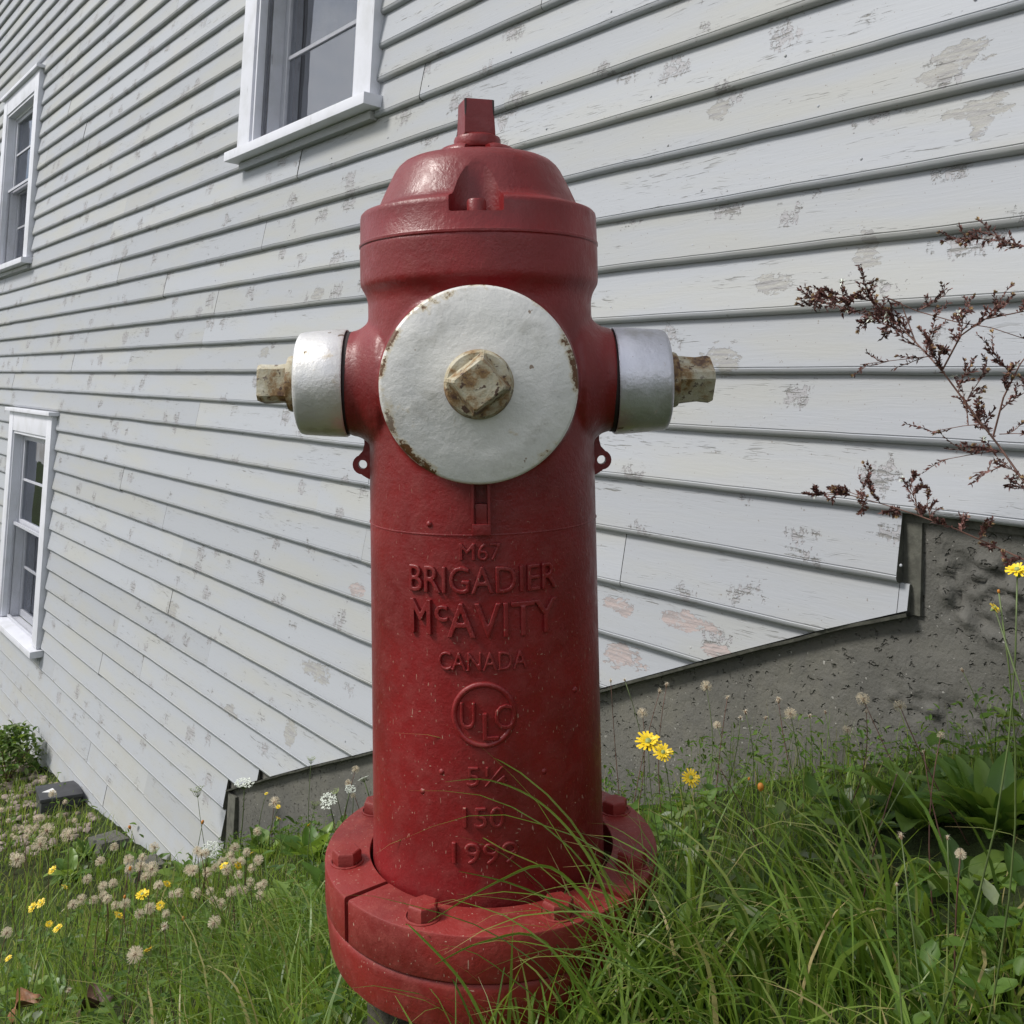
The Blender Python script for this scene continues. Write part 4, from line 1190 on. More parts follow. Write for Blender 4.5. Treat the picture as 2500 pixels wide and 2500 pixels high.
bent_blade([(1210, 2560), (1130, 2400), (1010, 2270), (990, 2258)], 0.27, 0.23, .0036, .42, 'short grass blade rising before the slit in the flange')

# ------------------------------------------------------------------ low leafy weeds
def leaves(name, s, q, h, size, az, tilt, tint, aspect=0.55, label='', kindtag='stuff', mat='weed'):
    """small curved leaves, 2 x 3 quads each, floating on short hidden stalks at height h"""
    n = len(s); base = to_world(s, q, ground(s, q) + h)
    us = np.linspace(0, 1, 4); prof = np.array([0.25, 1.0, 0.85, 0.08])
    vs = np.array([-1, 0, 1.0])
    d = np.stack([np.cos(az) * np.cos(tilt), np.sin(az) * np.cos(tilt), np.sin(tilt)], -1)
    w = np.stack([-np.sin(az), np.cos(az), np.zeros(n)], -1)
    up = np.cross(d, w)
    U, Vv = np.meshgrid(us, vs, indexing='ij')
    P = base[:, None, None, :] + d[:, None, None, :] * (U[None, ..., None] * size[:, None, None, None]) \
        + w[:, None, None, :] * (Vv * prof[:, None])[None, ..., None] * (size * aspect * 0.5)[:, None, None, None] \
        + up[:, None, None, :] * (np.abs(Vv) * 0.12 - (U ** 2) * 0.30)[None, ..., None] * size[:, None, None, None]
    V = P.reshape(-1, 3)
    i0 = np.arange(n)[:, None] * 12
    cell = np.array([[a * 3 + b, a * 3 + b + 1, (a + 1) * 3 + b + 1, (a + 1) * 3 + b] for a in range(3) for b in range(2)])
    quads = (i0[:, :, None] + cell[None]).reshape(-1, 4)
    return np_mesh(name, V, quads, dict(tint=np.repeat(tint, 12), across=np.tile(np.abs(Vv).ravel(), n), along=np.tile(U.ravel() * .5, n)))

s, q, X, Y, Zd = scatter(60000, -0.4, 9.5, 0.015, 1.7, lambda s, q, X, Y, Z: np.clip(1.5 / Z, 0.1, 1) * np.clip(clumpy(s, q, 6.3, 1.0) * 1.25 - 0.25, 0, 1) * np.where(np.abs(X - 1500) < 500, 0.35, 1) * 0.55)
n = len(s)
me = leaves('ground_cover', s, q, RNG.uniform(0.0, 0.055, n) + 0.03 * (X < 1200), RNG.uniform(0.010, 0.034, n), RNG.uniform(0, 6.28, n), RNG.normal(0.25, 0.5, n), np.clip(RNG.normal(0.5, 0.2, n), 0, 1))
tag(link('ground_cover', me, MT['weed']), 'small-leaved clover and weeds growing low between the grass', 'ground cover', None, 'stuff')
# larger leaves of plantain and clover between the grass on the right
s, q, X, Y, Zd = scatter(30000, -0.4, 3.0, 0.03, 1.25, lambda s, q, X, Y, Z: np.where(X > 1480, 0.5, 0.05) * np.clip(clumpy(s, q, 8.3, 4.0) * 1.5 - 0.45, 0, 1))
n = len(s)
me = leaves('clover_leaves', s, q, RNG.uniform(0.01, 0.085, n), RNG.uniform(0.014, 0.036, n), RNG.uniform(0, 6.28, n), RNG.normal(0.35, 0.5, n), np.clip(RNG.normal(0.6, 0.2, n), 0, 1), 0.62)
tag(link('clover_leaves', me, MT['weed']), 'bright clover and plantain leaves mixed into the grass at the right', 'clover', None, 'stuff')
# feathery weeds against the foundation
s = RNG.uniform(0.0, 3.3, 5200); q = np.abs(RNG.normal(0.0, 0.06, 5200)) + 0.01
hgt = RNG.uniform(0, 1, 5200) ** 1.6 * (0.05 + 0.09 * clumpy(s, q * 0, 7, 3))
me = leaves('chickweed', s, q, hgt, RNG.uniform(0.006, 0.014, 5200), RNG.uniform(0, 6.28, 5200), RNG.normal(0.2, 0.6, 5200), np.clip(RNG.normal(0.45, 0.18, 5200), 0, 0.9), 0.5)
tag(link('chickweed', me, MT['weed']), 'fine feathery weeds growing along the foot of the concrete foundation', 'weeds', None, 'stuff')

s = RNG.uniform(0.0, 3.3, 900); q = np.abs(RNG.normal(0.0, 0.05, 900)) + 0.012
me = blades('weed_stalks', s, q, RNG.uniform(0.05, 0.15, 900) * (0.4 + 0.8 * clumpy(s, q * 0, 7, 3)), RNG.uniform(0.0008, 0.0018, 900), RNG.uniform(0, 6.28, 900), RNG.normal(0.1, 0.15, 900), RNG.uniform(0.1, 0.9, 900), np.clip(RNG.normal(0.5, 0.25, 900), 0.05, 1.0), 5)
tag(link('weed_stalks', me, MT['grass']), 'thin stalks of the weeds along the foot of the foundation', 'weeds', None, 'stuff')

def big_leaf(bm, lay_t, lay_a, base, az, length, width, lift, droop, tint, nseg=9, wave=0.0, lobes=0):
    """one broad leaf with a raised edge, midrib groove and droop"""
    pr = None
    d = Vector((math.cos(az), math.sin(az), 0)); w = Vector((-math.sin(az), math.cos(az), 0)); up = Vector((0, 0, 1))
    pos = Vector(base); th = lift
    for i in range(nseg + 1):
        u = i / nseg
        if i: pos = pos + (d * math.cos(th) + up * math.sin(th)) * (length / nseg); th -= droop / nseg
        half = width * 0.5 * (0.06 + 1.05 * math.sin(math.pi * min(1, u ** 0.85 * 0.97 + 0.01)) ** 0.9) * (1 if u > 0.22 else 0.25 + u * 3)
        if lobes: half *= 1 + 0.28 * math.sin(u * lobes * 6.28)
        nrm = (d * -math.sin(th) + up * math.cos(th))
        r = []
        for k in (-1, -0.5, 0, 0.5, 1):
            off = w * half * k + nrm * (abs(k) ** 1.3 * half * 0.42 + wave * half * math.sin(u * 17 + k * 2))
            v = bm.verts.new(pos + off); v[lay_t] = tint; v[lay_a] = abs(k); r.append(v)
        if pr:
            for j in range(4): bm.faces.new((pr[j], pr[j + 1], r[j + 1], r[j])).smooth = True
        pr = r

def leaf_obj(args, mat, parent, name='leaf'):
    bm = bmesh.new(); lt = bm.verts.layers.float.new('tint'); la = bm.verts.layers.float.new('across')
    big_leaf(bm, lt, la, **args)
    me = bpy.data.meshes.new(name); bm.to_mesh(me); bm.free()
    return link(name, me, mat, parent)

def rosette(x, y, n, length, width, label, name='broadleaf_weed', cat='weed', seed=0, lift=(0.4, 1.3), mat='dock', wave=0.12, h=0.02, lobes=0, group=None):
    rd = random.Random(seed)
    s, q, z, hh = ray_height(x, y, h)
    g = float(ground(s, q)); c = w2(s, q, g)
    root = empty(name, Matrix.Translation(c)); tag(root, label, cat, group)
    for i in range(n):
        az = i * 2.399 + rd.uniform(-.3, .3); k = rd.uniform(0.7, 1.1)
        st = Vector((math.cos(az), math.sin(az), 0)) * 0.012
        leaf_obj(dict(base=st, az=az, length=length * k, width=width * k * rd.uniform(.85, 1.15), lift=rd.uniform(*lift), droop=rd.uniform(0.3, 1.1), tint=rd.uniform(0.2, 0.95), wave=wave, lobes=lobes), MT[mat], root)
    return root
rosette(2430, 2000, 46, 0.100, 0.028, 'large clump of glossy broad leaves at the foot of the concrete, right edge', 'dock_plant', 'plant', 1, (0.55, 1.45), wave=0.14)
rosette(2240, 1985, 20, 0.088, 0.028, 'broad-leaved plant with rounded leaves against the concrete, left of the large clump', 'dock_plant', 'plant', 2, (0.55, 1.45), wave=0.14)
rosette(2350, 2130, 18, 0.070, 0.022, 'broad-leaved plant in front of the large leafy clump at the right', 'dock_plant', 'plant', 3, (0.2, 0.9))
rosette(2100, 2010, 12, 0.080, 0.018, 'narrow-leaved weed between the foundation and the long grass', 'dock_plant', 'plant', 12, (0.6, 1.4))
for i, (x, y, lb) in enumerate(((1860, 2130, 'pale grey-green lobed weed in the long grass right of the hydrant'), (1990, 2200, 'dark lobed weed low in the grass below the yellow flowers'),
                     (2060, 2330, 'round grey-green leaves low in the grass at the lower right'), (2170, 2320, 'bright green weed in the lower right grass'), (2330, 2420, 'feathery green weed at the lower right edge of the grass'))):
    rosette(x, y, 8, 0.052, 0.028, lb, seed=20 + i, lift=(0.3, 1.2), mat='dock', lobes=2 if i % 2 == 0 else 0, h=0.03)
k = 0
for x, y, sz, lb in ((650, 2080, .11, 'leafy weed against the dark corner of the foundation left of the hydrant'), (760, 2090, .12, 'large-leaved weed close behind the left side of the flange'), (820, 2190, .12, 'leafy weed touching the left side of the hydrant flange'),
                 (720, 2210, .11, 'dark leafy weed half hidden by grass, left of the flange'), (455, 2140, .11, 'dark weed behind the fluffy seed heads'), (350, 2110, .10, 'dark green weed in the middle of the seed heads'), (210, 2075, .10, 'upright leafy weed near the black box'),
                 (170, 2130, .10, 'green dandelion rosette left of the seed heads'), (60, 2420, .09, 'round-leaved weed near the dry leaf in the lower left corner'), (130, 2440, .08, 'small green weed beside the dry leaf at the bottom left')):
    rosette(x, y, 11, sz, sz * 0.42, lb, seed=40 + k, lift=(0.3, 1.2), mat='dock', lobes=(2 if k % 3 == 0 else 0), wave=0.1); k += 1
# round-leaved shrub at the far left edge
s_, q_, z_, _ = ray_height(18, 1905, 0.02)
root = empty('shrub', Matrix.Translation(w2(s_, q_, float(ground(s_, q_))))); tag(root, 'small bright green shrub against the wall at the far left edge', 'shrub')
rd = random.Random(3)
bm = bmesh.new(); lt = bm.verts.layers.float.new('tint'); la = bm.verts.layers.float.new('across')
for i in range(520):
    th, ph = rd.uniform(0, 6.28), rd.uniform(-0.2, 1.5); rr = 0.20 * (rd.random() ** 0.4)
    p = Vector((rr * math.cos(th) * math.cos(ph), rr * math.sin(th) * math.cos(ph), 0.10 + rr * 1.05 * math.sin(ph)))
    big_leaf(bm, lt, la, p, rd.uniform(0, 6.28), 0.045, 0.02, rd.uniform(-.2, 1.2), 0.8, rd.uniform(0.1, 1.0), 3)
me = bpy.data.meshes.new('foliage'); bm.to_mesh(me); bm.free(); tag(link('foliage', me, MT['weed'], root), kind='stuff')
bm = bmesh.new()
for i in range(9):
    a = i * 0.7; tube(bm, [(0, 0, 0), (0.05 * math.cos(a), 0.05 * math.sin(a), 0.10), (0.13 * math.cos(a), 0.13 * math.sin(a), 0.22)], 0.004, 0.0015, 5)
link('stems', bm_mesh(bm, 'stems'), MT['brown_stem'], root)

# ------------------------------------------------------------------ flowers and seed heads
def rand_dir(rd, zmin=-0.5):
    while True:
        v = Vector((rd.uniform(-1, 1), rd.uniform(-1, 1), rd.uniform(-1, 1)))
        if 0.1 < v.length < 1:
            v.normalize()
            if v.z >= zmin: return v

def puff_mesh(seed, tight=1.0):
    rd = random.Random(seed); bm = bmesh.new()
    for i in range(150):
        d = rand_dir(rd, -0.75); L = rd.uniform(0.80, 1.05)
        a = d.cross(Vector((0.3, 0.5, 0.8))).normalized(); b = d.cross(a)
        tip = d * L; p = d * 0.25; w = 0.028
        vs = [bm.verts.new(p + a * w * .4), bm.verts.new(tip + a * w), bm.verts.new(tip - a * w), bm.verts.new(p - a * w * .4)]
        bm.faces.new(vs)
        for k in range(3):                        # parachute hairs
            an = rd.uniform(0, 6.28); e = (a * math.cos(an) + b * math.sin(an)) * 0.20 + d * 0.06
            n = d.cross(e).normalized() * 0.022
            bm.faces.new([bm.verts.new(d * L * .86 - n), bm.verts.new(d * L * .86 + n), bm.verts.new(d * L * .92 + e)])
    return bm_mesh(bm, 'seed_head')
def claw_mesh(seed):
    rd = random.Random(seed); bm = bmesh.new()
    for i in range(26):
        az = rd.uniform(0, 6.28); el = rd.uniform(-0.5, 0.9)
        d = Vector((math.cos(az) * math.cos(el), math.sin(az) * math.cos(el), math.sin(el)))
        a = d.cross(Vector((0, 0, 1))).normalized() * 0.055; L = rd.uniform(0.6, 1.05)
        m_ = d * L * .5 + Vector((0, 0, 0.12)); t = d * L + Vector((0, 0, -0.15))
        o = Vector((0, 0, 0))
        bm.faces.new([bm.verts.new(o + a), bm.verts.new(m_ + a * .8), bm.verts.new(m_ - a * .8), bm.verts.new(o - a)])
        bm.faces.new([bm.verts.new(m_ + a * .8), bm.verts.new(t), bm.verts.new(m_ - a * .8)])
    return bm_mesh(bm, 'dry_bracts')
def centre_mesh(r=0.24, h=0.5):
    bm = bmesh.new(); lathe(bm, [(0.10, -h), (r, -h * .5), (r * 1.05, 0.0), (r * .7, r * .7), (0, r)], 10); return bm_mesh(bm, 'core', True)
def daisy_mesh(seed, n=16, droop=0.0):
    rd = random.Random(seed); bm = bmesh.new()
    for ring, (n_, L0, el) in enumerate(((n, 1.0, 0.10), (n - 3, 0.72, 0.45), (n - 7, 0.42, 0.8))):
        for i in range(n_):
            az = 6.28 * i / n_ + rd.uniform(-.12, .12); e = el + rd.uniform(-.12, .12) - droop; L = L0 * rd.uniform(.88, 1.08)
            d = Vector((math.cos(az) * math.cos(e), math.sin(az) * math.cos(e), math.sin(e))); w = Vector((-math.sin(az), math.cos(az), 0))
            a0, a1, a2 = d * 0.08, d * L * .6, d * L + Vector((0, 0, -0.05))
            ws = (0.05, 0.105, 0.085)
            pr = None
            for p, ww in zip((a0, a1, a2), ws):
                r = [bm.verts.new(p - w * ww), bm.verts.new(p + w * ww)]
                if pr: bm.faces.new((pr[0], pr[1], r[1], r[0]))
                pr = r
    return bm_mesh(bm, 'petals')
def umbel_mesh(seed, flat=True):
    rd = random.Random(seed); bm = bmesh.new()
    for i in range(60):
        r = math.sqrt(rd.random()); a = i * 2.399
        c = Vector((r * math.cos(a), r * math.sin(a), (0.10 if flat else 0.75) * (r * r if not flat else (1 - r * r))))
        for k in range(5):
            p = c + Vector((rd.uniform(-.11, .11), rd.uniform(-.11, .11), rd.uniform(-.03, .05)))
            t = Vector((rd.uniform(-1, 1), rd.uniform(-1, 1), 0.2)).normalized() * 0.07; u = Vector((-t.y, t.x, rd.uniform(-.04, .04)))
            bm.faces.new([bm.verts.new(p - t), bm.verts.new(p - u), bm.verts.new(p + t), bm.verts.new(p + u)])
    return bm_mesh(bm, 'florets')
def umbel_rays(flat=True):
    bm = bmesh.new()
    for i in range(18):
        r = math.sqrt((i + .5) / 18) * .9; a = i * 2.399
        tube(bm, [(0, 0, -0.7), (r * .6 * math.cos(a), r * .6 * math.sin(a), -0.30), (r * math.cos(a), r * math.sin(a), 0.0 + (0 if flat else .75 * r * r))], 0.022, 0.014, 4)
    return bm_mesh(bm, 'rays')
PUFF = [puff_mesh(i) for i in range(4)]; CLAW = [claw_mesh(i) for i in range(4)]; CORE = centre_mesh(); DAISY = [daisy_mesh(i) for i in range(3)]
for me_ in PUFF: me_.materials.append(MT['fluff'])
for me_ in CLAW: me_.materials.append(MT['fluff'])
for me_ in DAISY: me_.materials.append(MT['petal'])
CORE.materials.append(MT['seed'])
CORE_G = centre_mesh(0.32, 0.8); CORE_G.materials.append(MT['green_bud'])
CORE_O = centre_mesh(0.55, 1.3); CORE_O.materials.append(MT['orange'])
UMB = [umbel_mesh(i, True) for i in range(2)]; UMBG = [umbel_mesh(9, False)]
for me_ in UMB: me_.materials.append(MT['white_petal'])
UMBG[0].materials.append(MT['green_bud'])
RAYS = umbel_rays(True); RAYS.materials.append(MT['stem']); RAYSG = umbel_rays(False); RAYSG.materials.append(MT['stem'])

FL = random.Random(99)
def plant(kind, x, y, r_px, h, label, group=None, name=None, cat=None, face=None, qmin=0.07, brown=None):
    hit = ray_height(x, y, h, qmin)
    s, q, z, hh = hit
    head = Vector(WALL_O + WD * s - WN * q + np.array([0, 0, z]))
    depth = float((np.array(head) - np.array([0, 0, EYE])) @ CAM_R[2])
    r = r_px / F_PX * depth
    # root of the stem: a little to one side
    for _ in range(12):
        ds, dq = FL.uniform(-.09, .09), FL.uniform(-.05, .05)
        if clear_of_hydrant(s + ds, q + dq, 0.22) and q + dq > 0.03: break
    g = float(ground(s + ds, q + dq)); rootp = w2(s + ds, q + dq, g - 0.01)
    names = dict(puff=('seed_head_stalk', 'seed head'), claw=('seed_head_stalk', 'seed head'), daisy=('yellow_hawkbit', 'flower'), bud=('flower_bud', 'bud'), umbel=('wild_carrot', 'flower'), gumbel=('wild_carrot', 'flower'), aster=('white_aster', 'flower'))
    root = empty(name or names[kind][0], Matrix.Translation(rootp)); tag(root, label, cat or names[kind][1], group)
    hv = head - rootp
    pts = []
    bend = Vector((FL.uniform(-1, 1), FL.uniform(-1, 1), 0)) * hv.length * 0.07
    for i in range(8):
        t = i / 7; pts.append(hv * t + bend * math.sin(math.pi * t) * (0.7 + 0.5 * t))
    rad = (0.00075 if kind != 'umbel' else 0.0012) * (1.0 if depth < 2.2 else 1.5)
    bm = bmesh.new(); tube(bm, pts, rad * 1.25, rad * 0.8, 5)
    br = brown if brown is not None else (kind in ('puff', 'claw') and FL.random() < 0.5)
    link('stem', bm_mesh(bm, 'stem', True), MT['brown_stem'] if br else MT['stem'], root)
    up = (pts[-1] - pts[-2]).normalized()
    if face == 'cam': up = (up + (Vector((0, 0, EYE)) - head).normalized() * 0.8).normalized()
    if face == 'side': up = (up + Vector((FL.uniform(-1, 1), FL.uniform(-1, .2), 0)) * 0.9).normalized()
    R = up.to_track_quat('Z', 'Y').to_matrix().to_4x4() @ Matrix.Rotation(FL.uniform(0, 6.28), 4, 'Z')
    def put(nm, me, sc, off=0.0, mat=None):
        o = link(nm, me, mat, root); o.matrix_local = Matrix.Translation(hv + up * off) @ R @ Matrix.Scale(sc, 4)
    if kind == 'puff': put('fluff', FL.choice(PUFF), r); put('core', CORE, r)
    elif kind == 'claw': put('dry_bracts', FL.choice(CLAW), r); put('core', CORE, r * 1.1)
    elif kind == 'daisy': put('petals', FL.choice(DAISY), r); put('green_base', CORE_G, r)
    elif kind == 'bud': put('bud', CORE_O, r)
    elif kind == 'umbel': put('florets', FL.choice(UMB), r); put('rays', RAYS, r)
    elif kind == 'gumbel': put('florets', UMBG[0], r); put('rays', RAYSG, r)
    return root

A = .4141
def crowd_label(u, v):
    if u > 1340: where = 'at the right end of the crowd'
    elif v < 260 and u > 1100: where = 'below the cut siding corner'
    elif v < 260: where = 'before the lowest siding'
    elif u < 700 and v < 400: where = 'at the upper left of the crowd'
    elif u < 760: where = 'at the lower left of the crowd'
    elif v > 400 and u < 1110: where = 'below the largest one'
    elif u < 1110: where = 'in the middle of the crowd'
    else: where = 'above the lone one'
    return 'round beige fluffy seed head ' + where
for i, (u, v) in enumerate([(675, 165), (762, 240), (835, 228), (830, 280), (757, 297), (520, 355), (605, 395), (665, 380), (475, 475), (555, 478), (605, 450), (635, 470), (425, 505),
               (685, 510), (820, 560), (885, 525), (935, 390), (1020, 445), (1045, 440), (1140, 305), (1155, 435), (1230, 315), (1240, 425), (1275, 285), (1255, 480), (1300, 500),
               (915, 165), (1160, 190), (1185, 205), (1220, 200), (1355, 220), (1365, 255), (1305, 250), (1390, 170), (1450, 195), (1520, 240), (1490, 290), (1475, 370),
               (1415, 410), (1370, 430), (1440, 420), (1530, 400), (1530, 450), (1560, 380), (590, 250), (860, 340), (1120, 300), (1330, 300), (1400, 330), (740, 500), (980, 560), (1420, 250)]):
    plant('puff', u * A + FL.uniform(-3, 3), 2000 + v * A, FL.uniform(10.5, 14.5), FL.uniform(.14, .24), crowd_label(u, v), 'crowd of fluffy seed heads left of the hydrant')
for u, v, lb in ((100, 240, 'large spiky beige seed head on a brown stem, the leftmost tall one'), (275, 70, 'ragged seed head, upper one of the tall pair at the left'), (238, 150, 'ragged seed head, lower one of the tall pair at the left'),
                 (405, 95, 'ragged seed head on a curved brown stem below the black box'), (895, 295, 'largest fluffy seed head of the crowd, beside another at its upper left')):
    plant('puff', u * A, 2000 + v * A, 19, .33, lb, brown=True)
plant('puff', 795 * A, 2000 + 800 * A, 21, .26, 'fluffy seed head beside a yellow flower in the lower left grass')
plant('puff', 1262 * A, 2000 + 610 * A, 17, .22, 'lone fluffy seed head low in the grass left of the flange')
plant('claw', 970 * A, 2000 + 635 * A, 17, .26, 'thin spent seed head with bent bristles in the lower left grass')
plant('claw', 405 * A, 2000 + 1010 * A, 12, .16, 'small brown spent head near the bottom left', brown=True)
plant('puff', 40 * A, 2000 + 670 * A, 14, .25, 'fluffy seed head at the left edge of the picture')
for i in range(16):
    plant('puff', FL.uniform(0, 230), FL.uniform(1955, 2060), FL.uniform(6, 8.5), FL.uniform(.12, .2), 'small distant seed head in the grass near the black box', 'distant seed heads near the black box')
plant('puff', 128, 1938, 10, .30, 'pale seed head standing in front of the black box')
for u, v, r, lb in ((308, 300, 11, 'flat yellow flower above the tall weeds at the left'), (380, 400, 10, 'yellow flower beside an orange bud, left'), (190, 520, 12, 'left one of two yellow flowers side by side'), (240, 495, 12, 'right one of two yellow flowers side by side'),
                    (290, 618, 9, 'small yellow flower above its twin, lower left'), (340, 643, 12, 'yellow flower below its smaller twin, lower left'), (840, 445, 17, 'wide yellow flower in the middle of the seed heads'), (700, 568, 14, 'tilted yellow flower below the crowd of seed heads'),
                    (985, 382, 11, 'flat yellow flower right of the largest seed head'), (945, 508, 11, 'narrow yellow flower seen side on'), (875, 775, 18, 'large yellow flower beside a fluffy seed head, lower left'), (1320, 275, 12, 'yellow flower among seed heads, left of its neighbour'),
                    (1403, 275, 11, 'yellow flower among seed heads, right of its neighbour'), (1485, 200, 6, 'tiny yellow flower near the foundation corner'), (50, 820, 9, 'yellow flower at the left edge')):
    plant('daisy', u * A, 2000 + v * A, r, FL.uniform(.2, .28), lb, face='side')
for u, v, r, lb in ((900, 960, 9, 'yellow flower before the foundation, left of the hydrant'), (900, 868, 6, 'small yellow flower below a seed head before the foundation'), (805, 765, 5, 'tiny orange-yellow flower highest before the foundation'), (1143, 1015, 9, 'yellow flower just left of the flange')):
    plant('daisy', 400 + u * .3106, 1700 + v * .3106, r, .17, lb, face='side')
for u, v, r, lb in ((870, 835, 15, 'fluffy seed head against the concrete left of the hydrant'), (735, 1065, 12, 'small seed head low before the concrete left of the hydrant'), (1507, 575, 10, 'seed head just left of the barrel, the highest there'),
                    (1450, 680, 9, 'small seed head just left of the barrel, beneath a higher one'), (1490, 780, 8, 'smallest seed head just above the flange at the left')):
    plant('puff', 400 + u * .3106, 1700 + v * .3106, r, .18, lb)
for u, v, r, lb in ((632, 683, 23, 'flat white wild carrot flower over the corner of the siding'), (1290, 820, 21, 'flat white wild carrot flower just left of the hydrant flange'), (1465, 730, 13, 'small white wild carrot flower close to the barrel'),
                    (1567, 645, 14, 'pale greenish wild carrot flower touching the barrel at the left'), (365, 1200, 20, 'tilted white wild carrot flower low by the siding corner')):
    plant('umbel', 400 + u * .3106, 1700 + v * .3106, r, .20, lb, face='cam' if v > 700 else None)
for u, v, r, lb in ((262, 755, 17, 'green unopened wild carrot head in front of the lower siding'), (1158, 505, 11, 'green wild carrot head at the edge of the siding above the concrete'), (1185, 860, 13, 'green wild carrot head beside the white one near the flange'), (1350, 760, 10, 'small green wild carrot head nearest the barrel')):
    plant('gumbel', 400 + u * .3106, 1700 + v * .3106, r, .22, lb)
for x, y, lb in ((316, 2018, 'orange bud in the far crowd'), (495, 2005, 'orange bud left of the seed head on the concrete'), (318, 2118, 'orange half-open flower standing between seed heads'), (447, 2240, 'orange bud low in the crowd of seed heads'), (305, 2188, 'orange bud beside the wide yellow flower')):
    plant('bud', x, y, 6, .25, lb)
# right of the hydrant
for x, y, r, lb in ((1724, 1676, 15, 'round seed head, the tallest one right of the hydrant'), (1569, 1741, 14, 'greyish round seed head nearest the barrel on its right'), (1751, 1771, 11, 'small seed head low beside the tallest one'), (1930, 1743, 16, 'golden seed head just under a darker spent one'),
                    (2107, 1707, 18, 'large open starry seed head before the concrete'), (2197, 1723, 16, 'pale round seed head right of the starry one'), (2068, 1782, 12, 'golden ragged seed head leaning left'), (2297, 1795, 10, 'small brown seed head above the broad leaves'), (2345, 2085, 14, 'ragged seed head low in front of the broad leaves')):
    plant('puff', x, y, r, FL.uniform(.15, .21), lb, qmin=.12)
for x, y, r, lb in ((1611, 1687, 12, 'spent brown head, left of a forked pair near the barrel'), (1628, 1671, 12, 'spent brown head, right of a forked pair near the barrel'), (1776, 1703, 11, 'curled brown head right of the tallest seed head'), (1900, 1708, 16, 'dark spent head above the golden one'),
                    (1820, 1738, 12, 'pale spent head in the middle of the row'), (1808, 1752, 9, 'pale spent head under another in the middle of the row'), (1870, 1752, 10, 'small spent head left of the dark one'), (1977, 1748, 10, 'spent head right of the golden seed head'), (2015, 1738, 10, 'pale pinkish spent head in the row'),
                    (2115, 1737, 10, 'small spent head directly below the starry one'), (2349, 1636, 11, 'single pale spent head on the highest stem at the right'), (2200, 2040, 17, 'spent ragged head on a brown stem above the lower grass'), (2313, 2045, 11, 'small dark spent head left of the broad leaves'), (2190, 1890, 8, 'tiny spent head before the broad leaves, left one'),
                    (2222, 1886, 8, 'tiny spent head before the broad leaves, right one'), (1491, 1662, 9, 'brown spent head nearest the barrel, above the sloping siding'), (1525, 1660, 8, 'second brown spent head from the barrel'), (2190, 2160, 9, 'spent head deep in the lower right grass'), (1760, 1880, 8, 'drooping pale spent head low beside the yellow flowers'), (2255, 1835, 9, 'spent reddish head close to the broad leaves')):
    plant('claw', x, y, r, FL.uniform(.15, .21), lb, qmin=.12)
plant('daisy', 1583, 1812, 33, .22, 'largest yellow flower, right of the hydrant barrel', face='cam', qmin=.12)
plant('daisy', 1619, 1838, 24, .21, 'yellow flower overlapping the largest one at its lower right', face='side', qmin=.12)
plant('daisy', 1687, 1900, 23, .17, 'round yellow flower below and right of the largest one', face='cam', qmin=.12)
plant('daisy', 2484, 1392, 27, .46, 'yellow flower high at the right edge before the dark stone', face='side', qmin=.25)
plant('daisy', 2428, 1484, 15, .40, 'small yellow flower below the one at the right edge', face='side', qmin=.25)
plant('bud', 2438, 1442, 6, .42, 'closed green bud between the two right edge flowers', qmin=.25)
plant('bud', 1857, 1918, 13, .22, 'tan closed flower head in the grass right of the hydrant', qmin=.12)
plant('bud', 1829, 1900, 5, .22, 'tiny orange bud left of the tan closed head', qmin=.12)

